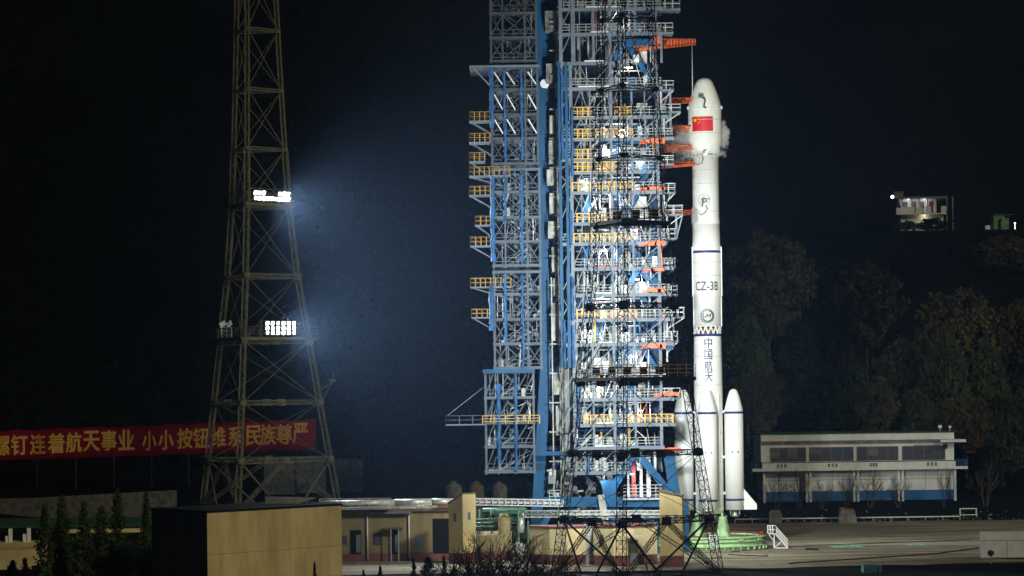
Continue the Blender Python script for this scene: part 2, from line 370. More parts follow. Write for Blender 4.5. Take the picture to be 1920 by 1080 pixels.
# ------------------------------------------------------------------ lattice masts with floodlights
PROF = [(0, 10.3), (6.0, 9.2), (13.2, 7.94), (20.85, 6.68), (29.0, 5.26), (37.6, 4.3), (44.9, 3.84), (52.3, 3.45), (59.8, 3.1), (68, 2.75), (76, 2.5)]
def prof_r(z):
    for (z0, r0), (z1, r1) in zip(PROF, PROF[1:]):
        if z <= z1: return r0 + (r1 - r0) * (z - z0) / (z1 - z0)
    return PROF[-1][1]
def lamp_head(face, back, c, d, size):
    """square floodlight: housing, yoke and lens; d = unit beam direction"""
    d = Vector(d).normalized(); a = d.cross(Vector((0, 0, 1))).normalized(); u = a.cross(d).normalized()
    s = size / 2
    face.obox(c, a * s, u * s, d * s * .35)
    n = len(back.v)
    back.disc(Vector(c) + d * (s * .38), d, s * .88, .03, 12)
def lightning_mast(label, cx, cy, z0, rot, sc_, m, aim, banks, lit, extra=False):
    T = empty('lightning_mast', (cx, cy, z0), label, 'lattice mast')
    def node(k, z):      # k 0 front, 1 right, 2 left
        a = rot + 2 * math.pi * k / 3; r = prof_r(z) * sc_
        return Vector((cx + r * math.sin(a), cy - r * math.cos(a), z0 + z * sc_))
    def mid(k, z): return (node(k, z) + node((k + 1) % 3, z)) / 2
    zl = [p[0] for p in PROF]
    for k in range(3):
        b = MB()
        for za, zb in zip(zl, zl[1:]):
            n = (5 if lit else 7) if zb < 30 else (6 if lit else 8)
            ra = (.66 if za < 40 else .5)
            b.tri_lattice(node(k, za), node(k, zb), ra * (.62 if lit else .95), n, .15 if lit else .085, .05 if lit else .045)
        b.build('leg', m, T)
    for i, z in enumerate(zl[1:], 1):
        b = MB(); plat = z in (20.85, 37.6)
        for k in range(3):
            p, q = node(k, z), node((k + 1) % 3, z)
            t = .55 if z < 30 else .32
            b.truss(p, q, t, t, n=max(5, int((q - p).length / 1.1)), t=(.085 if lit else .07) if z < 30 else (.08 if lit else .045))
        for k in range(3):   # joint gussets
            g_ = 1.0 if z < 30 else .62
            c = node(k, z); b.lathe([(.2 * g_, c.z - .45 * g_), (.5 * g_, c.z - .36 * g_), (.58 * g_, c.z), (.5 * g_, c.z + .36 * g_), (.2 * g_, c.z + .45 * g_)], c.x, c.y, 8)
            if 6 <= z < 25:
                c = mid(k, z); b.obox(c, Vector((.5, 0, 0)), Vector((0, .3, 0)), Vector((0, 0, .45)))
        b.build('ring_beam', m, T)
    for i, (za, zb) in enumerate(zip(zl, zl[1:])):
        b = MB()
        for k in range(3):
            if i == 0:       # big inverted V in the bottom panel, and V from the joints to the feet
                top = mid(k, zb)
                for q in (node(k, za), node((k + 1) % 3, za)):
                    b.truss(top, q, .4, .4, n=9, t=.06)
                bm_ = mid(k, za + .1)
                for kk, f in ((k, -.16), ((k + 1) % 3, .16)):
                    e = (node((k + 1) % 3, za) - node(k, za))
                    b.tube(node(kk, zb), bm_ + e * f * .6, .125, .125, 6)
                b.tube(node(k, .15) , node((k + 1) % 3, .15), .12, .12, 6)
            elif i < 5:
                b.bar(node(k, za), node((k + 1) % 3, zb), .07 if lit else .05); b.bar(node((k + 1) % 3, za), node(k, zb), .07 if lit else .05)
            else:
                b.bar(node(k, za), node((k + 1) % 3, zb), .08 if lit else .05); b.bar(node((k + 1) % 3, za), node(k, zb), .08 if lit else .05)
        b.build('bracing', m, T)
    for z, edge, cols, rows, size in banks:
        b = MB(); zz = z + .5
        def e3(k, g):  # platform corner pushed outwards
            c = Vector((cx, cy, 0)); v = node(k, z) - Vector((cx, cy, node(k, z).z)); return Vector((cx, cy, z0 + zz * sc_)) + v * g
        pts = [e3(k, 1.16) for k in range(3)]
        b.prism(pts, (0, 0, -.14))
        for k in range(3): b.bar(pts[k] - Vector((0, 0, .3)), pts[(k + 1) % 3] - Vector((0, 0, .2)), .2, .26)
        pl = b.build('platform', m, T)
        b = MB(); b.rail([pts[0], pts[1], pts[2], pts[0]], 1.3, 1.6, .05, 3)
        b.build('railing', 'yellow_dim' if not lit else m, pl)
        p, q = e3(edge, 1.06), e3((edge + 1) % 3, 1.06)
        f0, f1 = cols[1], cols[2]; n = cols[0]
        p, q = p.lerp(q, f0), p.lerp(q, f1)
        c = (p + q) / 2 + Vector((0, 0, 1.2)); d = (Vector(aim) - c).normalized()
        rb = MB()
        for f in (0, .33, .67, 1):
            o = p.lerp(q, f) - d * .5; rb.bar(o, o + Vector((0, 0, rows * size * 1.12 + .4)), .12)
        for r in range(rows + 1):
            o = Vector((0, 0, .25 + r * size * 1.12)) - d * .5; rb.bar(p + o, q + o, .1)
        rack = rb.build('floodlight_rack', m, T)
        for r in range(rows):
            for j in range(n):
                if len(cols) > 3 and r == rows - 1 and cols[3](j): continue
                cc = p.lerp(q, (j + .5) / n) + Vector((0, 0, .3 + size * .5 + r * size * 1.12))
                hb = MB(); dd = d.copy()
                dd.z -= .06
                hb.m = 0
                dn = dd.normalized(); a = dn.cross(Vector((0, 0, 1))).normalized(); u = a.cross(dn).normalized(); s = size / 2
                hb.obox(cc, a * s, u * s, dn * s * .4)
                hb.m = 1; hb.obox(cc + dn * (s * .42), a * s * .84, u * s * .74, dn * .03)
                hb.build('floodlight', ['mast_dark' if not lit else 'steel', 'lens' if (j * 7 + r * 3) % 5 else 'lens_weak'], rack)
        spot('floodlight_beam', c + d * 1.6, Vector(aim), lit_power[(lit, z)], lit_cone[(lit, z)], 1.0, parent=rack, radius=1.2)
    if extra:    # bracket with a small lamp on the right leg, two spare floodlights on the left corner
        c = node(1, 14.5); b = MB(); b.bar(c, c + Vector((1.9, -.3, 1.2)), .12); b.bar(c - Vector((0, 0, 2)), c + Vector((1.9, -.3, 1.2)), .09)
        b.bar(c + Vector((1.9, -.3, 1.2)), c + Vector((2.0, -.3, 2.4)), .1)
        b.box(c.x + 1.5, c.x + 2.3, c.y - .6, c.y, c.z + 1.2, c.z + 1.6)
        b.build('lamp_bracket', m, T)
        c = node(2, 20.85) + Vector((.8, -.6, .5)); b = MB()
        for dx in (-.5, .35): b.obox(c + Vector((dx, 0, 1.9)), Vector((.34, .1, .22)), Vector((-.05, .14, 0)), Vector((-.1, 0, .3)))
        b.rail([c + Vector((-.6, 0, 0)), c + Vector((.7, 0, 0))], 1.5, .6, .09, 3)
        b.build('spare_floodlights', 'galv', T)
    return T
lit_power = {(True, 20.85): 135000, (True, 37.6): 180000, (False, 20.85): 79000, (False, 37.6): 85000}
lit_cone = {(True, 20.85): 104, (True, 37.6): 104, (False, 20.85): 155, (False, 37.6): 118}
RX, RY = P(1331, 965, 400).x, 400.0
DX, DY = P(1181, 720, 343).x, 343.0
LX, LY = P(485, 720, 415).x, 415.0
lightning_mast('pale olive three-legged lattice mast with two glowing floodlight banks on its front face', LX, LY, 5.2, R_(-10.5), 1.035, 'mast', (14, 378, 24),
    [(20.85, 0, (6, .30, .76), 3, .54), (37.6, 0, (9, .14, .95, lambda j: 3 <= j <= 5), 2, .62)], True, True)
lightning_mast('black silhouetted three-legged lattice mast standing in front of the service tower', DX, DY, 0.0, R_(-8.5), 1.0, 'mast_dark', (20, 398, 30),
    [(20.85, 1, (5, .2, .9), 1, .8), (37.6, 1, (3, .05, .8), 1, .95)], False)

# ------------------------------------------------------------------ the rocket
def zr(py): return P(1328, py, RY).z
PX = RY / F            # metres per photo pixel at the rocket
ROC = empty('launch_rocket', (RX, RY, zr(965)), 'tall white launch rocket with four strap-on boosters and a red flag on its nose', 'rocket')
AX = (RX, RY)
def body(name, prof, m, n=64, parent=ROC, ax=AX):
    return MB().lathe([(r * PX, zr(y)) for r, y in prof], ax[0], ax[1], n).build(name, m, parent)
def band(y, r, parent, h=4.5, ax=AX, n=64, m='navy', name='band'):
    z = zr(y); R = r * PX
    return MB().lathe([(R, z - h * PX / 2), (R + .015, z - h * PX / 2), (R + .015, z + h * PX / 2), (R, z + h * PX / 2)], ax[0], ax[1], n, False).build(name, m, parent)
fair = body('payload_fairing', [(25, 294), (25.2, 289), (31, 267), (31.3, 262), (31.3, 204), (31.0, 200), (29.5, 193), (26.5, 183), (23.5, 174), (20, 164.5), (16.5, 156), (13, 150.5), (9, 147.8), (4.5, 146.6), (0.5, 146.3)], 'fairing')
for a in (-1.25, 1.35):
    pass
b = MB()
for sx in (-1, 1):
    x = RX + sx * 31.6 * PX; b.box(x - .09, x + .09, RY - .5, RY + .5, zr(205), zr(200))
b.lathe([(31.3 * PX, zr(205)), (31.55 * PX, zr(205)), (31.55 * PX, zr(203.5)), (31.3 * PX, zr(203.5))], RX, RY, 64, False)
b.build('separation_ring', 'fairing', fair)
# flag, wrapped on the fairing
fx0, fx1 = (1299 - 1323.5) * PX, (1337 - 1323.5) * PX; fz0, fz1 = zr(248), zr(220.5)
FR = 31.3 * PX
def wrapped_u(x): return FR * math.asin(max(-.99, min(.99, x / FR)))
u0, u1 = wrapped_u(fx0), wrapped_u(fx1)
fl = wrap([Vector((u0, fz0, 0)), Vector((u1, fz0, 0)), Vector((u1, fz1, 0)), Vector((u0, fz1, 0))], [(0, 1, 2, 3)], 'flag', 'flag_red', fair, AX, FR, step=.18)
def star(cx, cz, r, rot=0):
    vs = []; 
    for k in range(10):
        a = math.pi / 2 + rot + k * math.pi / 5; rr = r if k % 2 == 0 else r * .4
        vs.append(Vector((cx + rr * math.cos(a), cz + rr * math.sin(a), 0)))
    c = len(vs); vs.append(Vector((cx, cz, 0)))
    return vs, [(c, k, (k + 1) % 10) for k in range(10)]
fw, fh = u1 - u0, fz1 - fz0
sv, sf = [], []
for (gx, gy, gr) in ((5, 5, 3), (10, 2, 1), (12, 4, 1), (12, 7, 1), (10, 9, 1)):
    v_, f_ = star(u0 + fw * gx / 30, fz1 - fh * gy / 20, fh * gr / 20 * 1.15, 0 if gr == 3 else .4); o = len(sv); sv += v_; sf += [tuple(i + o for i in f) for f in f_]
wrap(sv, sf, 'gold_stars', 'flag_gold', fl, AX, FR, step=.3, lift=.02)
# dark umbilical plate and hanging hose on the nose
b = MB(); c = P(1314, 180, RY - 1.75)
b.obox(c, Vector((.30, 0, 0)), Vector((0, .22, 0)), Vector((0, 0, .19))); b.build('hatch_box', 'teal', fair)
b = MB(); b.poly([P(1316, 183, RY - 1.9), P(1320, 184, RY - 2.1), P(1322, 190, RY - 2.2), P(1320, 196, RY - 2.2), P(1320, 201, RY - 2.25), P(1324, 202, RY - 2.2)], .085, 8); b.build('umbilical_hose', 'green_dark', fair)
us = body('upper_stage', [(24.6, 421), (25.6, 418), (24.7, 408), (24.7, 294)], 'rocket')
b = MB()
for (x, y, ww, hh) in ((1301, 292, 3, 2), (1307, 292, 4, 2.2), (1313, 291, 3, 3), (1318, 286, 4, 6), (1321, 282, 3, 5), (1328, 291, 4, 2.5), (1333, 291, 4, 2.2), (1340, 291, 4, 2.2)):
    c = P(x, y, 0.0 + RY); dx = c.x - RX; yy = RY - math.sqrt(max(.01, (25.5 * PX) ** 2 - dx * dx)); b = MB(); b.box(c.x - ww * PX / 2, c.x + ww * PX / 2, yy - .12, yy + .2, c.z - hh * PX / 2, c.z + hh * PX / 2); b.build('service_fitting', 'hose_grey', us)
b = MB(); b.poly([P(1317, 290, RY - 1.85), P(1318, 300, RY - 1.95), P(1316, 307, RY - 2), P(1308, 309, RY - 2), P(1303, 307, RY - 1.9)], .05, 6)
b.build('service_hose', 'hose_grey', us)
b = MB()
b.poly([P(1316, 387, RY - 1.8), P(1318, 378, RY - 1.9), P(1317, 373, RY - 1.9)], .09, 6); b.poly([P(1315, 373, RY - 1.9), P(1330, 373, RY - 1.85)], .06, 6)
b.poly([P(1320, 380, RY - 1.9), P(1325, 376, RY - 1.85)], .07, 6)
b.poly([P(1323, 386, RY - 1.85), P(1326, 392, RY - 1.95), P(1322, 399, RY - 2), P(1315, 403, RY - 2), P(1309, 400, RY - 1.9)], .05, 6)
b.build('filling_hose', 'hose_grey', us)
# round emblem of the upper stage: pale ring with a pointed arch and crossing arcs
def ring_outline(cx, cz, r0, r1, n=48, a0=0, a1=2 * math.pi):
    vs = []; fs = []
    for k in range(n + 1):
        a = a0 + (a1 - a0) * k / n
        vs += [Vector((cx + r0 * math.cos(a), cz + r0 * math.sin(a), 0)), Vector((cx + r1 * math.cos(a), cz + r1 * math.sin(a), 0))]
    for k in range(n): fs.append((2 * k, 2 * k + 1, 2 * k + 3, 2 * k + 2))
    return vs, fs
def join(parts):
    V, Fc = [], []
    for v, f in parts:
        o = len(V); V += v; Fc += [tuple(i + o for i in g) for g in f]
    return V, Fc
def stroke(pts, w_):
    """polyline as flat quads"""
    vs, fs = [], []
    for (x0, y0), (x1, y1) in zip(pts, pts[1:]):
        d = Vector((x1 - x0, y1 - y0, 0)); n = Vector((-d.y, d.x, 0)).normalized() * w_ / 2; o = len(vs)
        e = d.normalized() * w_ * .3
        vs += [Vector((x0, y0, 0)) - n - e, Vector((x1, y1, 0)) - n + e, Vector((x1, y1, 0)) + n + e, Vector((x0, y0, 0)) + n - e]; fs.append((o, o + 1, o + 2, o + 3))
    return vs, fs
zc = zr(376); eu = (1320.5 - 1325.5) * PX; r = 12.2 * PX
v_, f_ = join([ring_outline(eu, zc, r * .86, r), stroke([(eu - r * .5, zc - r * .6), (eu, zc + r * .78), (eu + r * .5, zc - r * .6)], r * .13),
               stroke([(eu + r * math.cos(a) * .8, zc - r * .1 + r * .35 * math.sin(a)) for a in [math.pi * k / 8 for k in range(9)]], r * .1),
               stroke([(eu - r * .8, zc - r * .3), (eu, zc - r * .05), (eu + r * .8, zc - r * .3)], r * .1)])
wrap(v_, f_, 'emblem', 'emblem_pale', us, AX, 24.7 * PX, step=.2)
b = MB()   # two weathered access panels under the arms
for (x, y, ww, hh) in ((1320, 331, 30, 5), (1333, 397, 14, 8)):
    pass
st2 = body('second_stage', [(25.3, 613), (25.4, 557), (26.8, 556), (26.8, 468), (26.3, 464), (24.9, 421)], 'rocket')
band(472.5, 26.8, st2)
b = MB()
for sx in (-1, 1):
    b.box(RX + sx * 26.9 * PX - .07, RX + sx * 26.9 * PX + .07, RY - .8, RY - .2, zr(556), zr(463))
    b.box(RX + sx * 25.8 * PX - .06, RX + sx * 25.8 * PX + .06, RY - .8, RY - .2, zr(612), zr(557))
b.build('cable_duct', 'rocket', st2)
def bold(vs, fs, e):     # heavier strokes: shifted copies, each a little further out
    V_, F_ = [], []
    for k, (ox, oy) in enumerate(((0, 0), (e, 0), (-e, 0), (0, e), (0, -e))):
        o = len(V_); V_ += [Vector((v.x + ox, v.y + oy, .004 * k)) for v in vs]; F_ += [tuple(i + o for i in f) for f in fs]
    return V_, F_
def wrapped(R, x): return R * math.asin(max(-.985, min(.985, x / R)))
RR = 26.8 * PX
axx = 1325.7
v_, f_ = glyphs('CZ-3B')
v_ = fit(v_, wrapped(RR, (1304.3 - axx) * PX), wrapped(RR, (1345 - axx) * PX), zr(545), zr(528.5))
v_, f_ = bold(v_, f_, .016)
wrap(v_, f_, 'lettering', 'ink_grey', st2, AX, RR, step=.14)
zc = zr(593); R2 = 25.4 * PX; eu = (1324.5 - 1326) * PX; r = 13.3 * PX
parts = [ring_outline(eu, zc, r * .90, r), ring_outline(eu + r * .04, zc, r * .66, r * .84, 48, R_(-150), R_(75)), ring_outline(eu, zc, r * .74, r * .82, 40, R_(80), R_(205)),
         stroke([(eu - r * .5, zc + r * .32), (eu - r * .62, zc - r * .2), (eu - r * .2, zc - r * .1)], r * .1),
         stroke([(eu - r * .3, zc - r * .18), (eu + r * .02, zc + r * .3), (eu + r * .1, zc - r * .1), (eu + r * .48, zc + r * .32), (eu + r * .42, zc - r * .2)], r * .11),
         stroke([(eu - r * .62, zc - r * .22), (eu + r * .1, zc - r * .02), (eu + r * .6, zc + r * .2)], r * .06)]
v_, f_ = join(parts)
wrap(v_, f_, 'emblem', 'ink_grey', st2, AX, R2, step=.14)
# open lattice between the stages
lat = MB(); R1 = 25.2 * PX
n = 16
for k in range(n):
    a0, a1, a2 = [2 * math.pi * (k + t) / n for t in (0, .5, 1)]
    pt = lambda a, z: Vector((RX + R1 * math.sin(a), RY - R1 * math.cos(a), z))
    lat.bar(pt(a0, zr(626)), pt(a1, zr(612.5)), .13); lat.bar(pt(a1, zr(612.5)), pt(a2, zr(626)), .13)
il = lat.build('interstage_lattice', 'rocket', ROC)
MB().lathe([(17 * PX, zr(626)), (22 * PX, zr(619)), (15 * PX, zr(613))], RX, RY, 32).build('tank_dome', 'amber', il)
st1 = body('first_stage', [(24, 963), (25, 962), (26.6, 955), (26.6, 700), (25.6, 631), (25.6, 626)], 'rocket')
band(628.5, 25.7, st1)
col = '中国航天'; ys_ = [(633, 653), (655.5, 674.5), (676, 696), (697, 715)]
for ch, (ya, yb) in zip(col, ys_):
    v_, f_ = glyphs(ch)
    cxp = 1326.4 + (ya - 640) * .012; ww = 14.0
    Rr = 26.0 * PX
    ax_ = 1331 - (965 - ya) * .01309
    v_ = fit(v_, wrapped(Rr, (cxp - ww / 2 - ax_) * PX), wrapped(Rr, (cxp + ww / 2 - ax_) * PX), zr(yb), zr(ya))
    v_, f_ = bold(v_, f_, .016)
    wrap(v_, f_, 'lettering', 'ink', st1, AX, lambda z: (25.6 + .9 * max(0, min(1, (zr(631) - z) / (zr(631) - zr(700))))) * PX, step=.12, lift=.02)
b = MB()
for k in range(4):
    a = R_(-6) + math.pi / 4 + k * math.pi / 2
    b.tube((RX + 26.9 * PX * math.sin(a), RY - 26.9 * PX * math.cos(a), zr(950)), (RX + 26.9 * PX * math.sin(a), RY - 26.9 * PX * math.cos(a), zr(740)), .2, .2, 10)
b.build('feed_line', 'rocket', st1)
b = MB()   # engines of the core
for k in range(4):
    a = k * math.pi / 2 + .6; x, y = RX + .85 * math.cos(a), RY + .85 * math.sin(a)
    b.lathe([(.44, zr(979)), (.40, zr(975)), (.28, zr(968)), (.18, zr(963))], x, y, 20)
b.build('core_engines', 'nozzle', st1)
BR = 47 * PX; br = 17.6
for k, (nm) in enumerate(range(4)):
    a = R_(-7) + k * math.pi / 2
    ax = (RX + BR * math.sin(a), RY - BR * math.cos(a))
    bo = body('booster', [(br, 956), (br, 771)], 'rocket', 40, ROC, ax)
    body('nose_cone', [(br, 771), (br - .1, 769.5), (15.3, 760), (12.2, 748), (9.2, 738.5), (7.0, 733.5), (4.5, 730.8), (.4, 729.7)], 'rocket', 40, bo, ax)
    band(774, br, bo, 4, ax, 40); band(937, br, bo, 4, ax, 40)
    d = Vector((math.sin(a), -math.cos(a), 0)); s = Vector((math.cos(a), math.sin(a), 0)) * .07
    c = Vector((ax[0], ax[1], 0)); f0 = c + d * (br - .3) * PX; f1 = c + d * (br + 23.5) * PX
    Z = lambda v, y: Vector((v.x, v.y, zr(y)))
    MB().prism([Z(f0, 956) - s, Z(f1, 956) - s, Z(f1, 946) - s, Z(f0, 917) - s], s * 2).build('fin', 'rocket', bo)
    b = MB(); e = Vector((ax[0], ax[1], 0)); b.lathe([(.5, zr(969)), (.46, zr(966)), (.33, zr(960)), (.25, zr(955.5))], ax[0] , ax[1], 24)
    b.lathe([(.12, zr(966)), (.1, zr(955.5))], ax[0] + .55, ax[1] - .35, 10); b.lathe([(.12, zr(966)), (.1, zr(955.5))], ax[0] - .55, ax[1] - .3, 10)
    b.build('nozzle', 'nozzle', bo)
    b = MB()
    cc = Vector((RX, RY, 0))
    for y in (772, 857, 925):
        b.bar(Z(cc + d * 25.5 * PX, y), Z(cc + d * (47 - br + .6) * PX, y), .35, .3)
    b.build('strut', 'rocket', bo)
    b = MB()     # two small vents and a hatch on the camera side
    for dx in (-4, 6):
        u = dx * PX; yy = ax[1] - math.sqrt((br * PX) ** 2 - u * u); b.box(ax[0] + u - .09, ax[0] + u + .09, yy - .02, yy + .1, zr(849), zr(846))
    b.build('vent_ports', 'green_dark', bo)
def seam(y, r, parent, ax=AX): band(y, r, parent, .9, ax, 64, 'emblem_pale', 'panel_seam')
for y in (668, 722, 770, 812, 866, 902): seam(y, 26.65 if y > 700 else 26.2, st1)
for y in (492, 517): seam(y, 26.82, st2)
for y in (320, 345, 397): seam(y, 24.72, us)
for y in (226, 251): seam(y, 31.33, fair)
for bo in [o for o in ROC.children if o.name.startswith('booster')]:
    pass
# cold vapour drifting off the fairing base
def vapour(cx, cz, cy, rx, ry, rz, seed, dens, label):
    m = bpy.data.materials.new('vapour_volume'); m.use_nodes = True; t = m.node_tree; t.nodes.clear()
    out = t.nodes.new('ShaderNodeOutputMaterial'); pv = t.nodes.new('ShaderNodeVolumePrincipled'); pv.inputs['Color'].default_value = (1, 1, 1, 1)
    pv.inputs['Anisotropy'].default_value = -.1
    tc = t.nodes.new('ShaderNodeTexCoord'); n = t.nodes.new('ShaderNodeTexNoise'); n.inputs['Scale'].default_value = 1.05; n.inputs['Detail'].default_value = 5; n.inputs['Roughness'].default_value = .6
    mp = t.nodes.new('ShaderNodeMapping'); mp.inputs['Location'].default_value = (seed * 7.3, seed, 0)
    t.links.new(tc.outputs['Object'], mp.inputs['Vector']); t.links.new(mp.outputs['Vector'], n.inputs['Vector'])
    le = t.nodes.new('ShaderNodeVectorMath'); le.operation = 'MULTIPLY'; le.inputs[1].default_value = (1 / rx, 1 / ry, 1 / rz)
    ln = t.nodes.new('ShaderNodeVectorMath'); ln.operation = 'LENGTH'
    t.links.new(tc.outputs['Object'], le.inputs[0]); t.links.new(le.outputs[0], ln.inputs[0])
    mm = t.nodes.new('ShaderNodeMath'); mm.operation = 'MULTIPLY_ADD'; mm.inputs[1].default_value = -.62; mm.inputs[2].default_value = .0
    t.links.new(ln.outputs['Value'], mm.inputs[0])
    ad = t.nodes.new('ShaderNodeMath'); ad.operation = 'ADD'; t.links.new(mm.outputs[0], ad.inputs[0]); t.links.new(n.outputs['Fac'], ad.inputs[1])
    ml = t.nodes.new('ShaderNodeMath'); ml.operation = 'MULTIPLY'; ml.inputs[1].default_value = dens; ml.use_clamp = False
    mx = t.nodes.new('ShaderNodeMath'); mx.operation = 'MAXIMUM'; mx.inputs[1].default_value = 0
    t.links.new(ad.outputs[0], mx.inputs[0]); t.links.new(mx.outputs[0], ml.inputs[0]); t.links.new(ml.outputs[0], pv.inputs['Density'])
    t.links.new(pv.outputs[0], out.inputs['Volume'])
    b = MB(); b.lathe([(max(.05, rx * math.sin(math.pi * k / 10)), -rz * math.cos(math.pi * k / 10)) for k in range(11)], 0, 0, 20)
    me = b.build('vapour', m); 
    for v in me.data.vertices: v.co.y *= ry / rx
    me.location = (cx, cy, cz)
    return tag(me, label, 'vapour', kind='stuff')
c = P(1277, 268, RY); vapour(c.x, c.z, RY + .2, 2.3, 1.3, 2.9, 1, 13, 'white cold vapour puff drifting left of the fairing base')
c = P(1357, 256, RY); vapour(c.x, c.z, RY + .2, .95, .9, 2.5, 2, 11, 'white cold vapour rising along the right side of the fairing')
c = P(1322, 290, RY - 1.4); vapour(c.x, c.z, RY - 1.0, 2.9, 1.3, 1.3, 3, 6, 'thin white vapour round the narrow base of the fairing')
c = P(1302, 405, RY); vapour(c.x, c.z, RY - 1.3, .6, .6, 1.9, 4, 12, 'small white vapour wisp beside the upper stage')

# ------------------------------------------------------------------ launch ring
RG = empty('launch_ring', (RX, RY, 0), 'round pale green launch ring under the rocket with red rail on its rim', 'launch ring')
RR_ = 7.05; zt = 1.62
b = MB(); b.lathe([(RR_ * .97, 0), (RR_ * .97, .35), (RR_, .38), (RR_, .55), (RR_ * .955, .58), (RR_ * .955, .95), (RR_, .98), (RR_, 1.12), (RR_ * .97, 1.15), (RR_ * .97, 1.4), (RR_ * 1.01, 1.42), (RR_ * 1.01, zt), (RR_ * .86, zt), (RR_ * .86, zt - .25), (2.0, zt - .28)], RX, RY, 96)
drum = b.build('drum', 'ring', RG)
b = MB()
for k in range(40):
    a = 2 * math.pi * k / 40 + .03; d = Vector((math.cos(a), math.sin(a), 0)); s = Vector((-d.y, d.x, 0))
    if math.sin(a) > .35: continue
    MB().obox(Vector((RX, RY, .22)) + d * (RR_ * 1.0), d * .14, s * .05, Vector((0, 0, .2))).build('rib', 'ring', drum)
    if k % 3 == 0: MB().obox(Vector((RX, RY, 1.27)) + d * (RR_ * 1.0), d * .12, s * .35, Vector((0, 0, .12))).build('junction_box', 'ring', drum)
MB().lathe([(.5, zt - .2), (RR_ * .85, zt - .2), (RR_ * .85, zt - .16), (.5, zt - .16)], RX, RY, 64).build('deck', 'ring_deck', RG)
b = MB()
for k in range(40, 118):
    a0, a1 = 2 * math.pi * (k - 40) / 96 - .3, 2 * math.pi * (k - 39) / 96 - .3
    p0 = Vector((RX + RR_ * .97 * math.cos(a0), RY + RR_ * .97 * math.sin(a0), zt + .12)); p1 = Vector((RX + RR_ * .97 * math.cos(a1), RY + RR_ * .97 * math.sin(a1), zt + .12))
    b.tube(p0, p1, .1, .1, 6)
p = Vector((RX + RR_ * .9, RY - 1, zt)); b.lathe([(.35, zt), (.35, zt + .4), (.2, zt + .5)], p.x, p.y, 10)
b.build('red_rail', 'red', RG)
for k in range(4):
    a = R_(-7) + math.pi / 4 + k * math.pi / 2
    c = Vector((RX + 2.3 * math.sin(a), RY - 2.3 * math.cos(a), 0))
    b = MB(); b.lathe([(.85, zt - .15), (.8, zt + .1), (.42, zr(972)), (.46, zr(970)), (.46, zr(967.5))], c.x, c.y, 14)
    for t in range(4):
        q = a + t * math.pi / 2; d = Vector((math.sin(q), -math.cos(q), 0))
        b.prism([Vector((c.x, c.y, zt - .15)) + d * .8, Vector((c.x, c.y, zt - .15)) + d * 1.2, Vector((c.x, c.y, zt + 1.3)) + d * .5], Vector((d.y, -d.x, 0)) * .06)
    b.tube((c.x, c.y, zr(967.5)), (c.x, c.y, zr(962)), .16, .16, 8)
    b.build('support_leg', 'ring', RG)
b = MB()   # ladder at the front
lx = P(1337, 1015, RY - RR_).x; ly = RY - RR_ - .35
for sx in (-.45, .45): b.bar((lx + sx, ly, 0), (lx + sx, ly + .25, 2.3), .09)
for k in range(8): b.bar((lx - .45, ly + .02 * k, .25 + k * .24), (lx + .45, ly + .02 * k, .25 + k * .24), .1)
b.build('ladder', 'white', RG)
# white steel steps to the right of the ring
c = P(1440, 1025, 397); c.z = 0
ST = empty('mobile_stairs', c, 'white steel stairs with landing standing right of the launch ring', 'stairs')
b = MB(); x0 = c.x; zt_ = 1.85
for yy in (c.y - .5, c.y + .5):
    b.bar((x0, yy, zt_), (x0 + .9, yy, zt_), .1); b.bar((x0 + .9, yy, zt_), (x0 + 2.4, yy, .08), .12)
    b.bar((x0 + .75, yy, 0), (x0 + .75, yy, zt_), .1); b.bar((x0 + .1, yy, zt_ - .1), (x0 + .75, yy, .9), .07); b.bar((x0 + .75, yy, .1), (x0 + 1.6, yy, .8), .07); b.bar((x0 + .7, yy, .06), (x0 + 2.45, yy, .06), .1)
b.build('frame', 'white', ST)
b = MB(); b.box(x0, x0 + .9, c.y - .5, c.y + .5, zt_ - .02, zt_ + .04)
for k in range(8):
    f = (k + .5) / 8; b.box(x0 + .9 + f * 1.5 - .12, x0 + .9 + f * 1.5 + .12, c.y - .47, c.y + .47, zt_ * (1 - f) - .03, zt_ * (1 - f) + .03)
b.build('tread', 'white', ST)
b = MB()
for yy in (c.y - .5, c.y + .5):
    b.rail([(x0, yy, zt_), (x0 + .9, yy, zt_)], 1.0, .3, .05, 2); b.rail([(x0 + .9, yy, zt_), (x0 + 2.4, yy, .1)], 1.0, .3, .05, 2)
b.build('handrail', 'white', ST)
# ------------------------------------------------------------------ service tower
rnd = random.Random(11)
YF, YB = 388.0, 403.0
base = P(1130, 1000, 395); base.z = 0
TW = empty('service_tower', base, 'tall blue and grey steel service tower of decks, trusses and yellow railings beside the rocket', 'service tower')
def V(px, py, Y=YF): return P(px, py, Y)
def xcol(px, py, py2):   # photo column that a world vertical through (px,py) has at row py2
    return px - (py - py2) * -0.01309 * -1 if False else px + (py2 - py) * 0.01309
def vbar(b, px, pyref, y0, y1, w, Y=YF, d=None):
    p = P(px, pyref, Y); b.bar((p.x, Y, P(px, y0, Y).z), (p.x, Y, P(px, y1, Y).z), w, d or w)
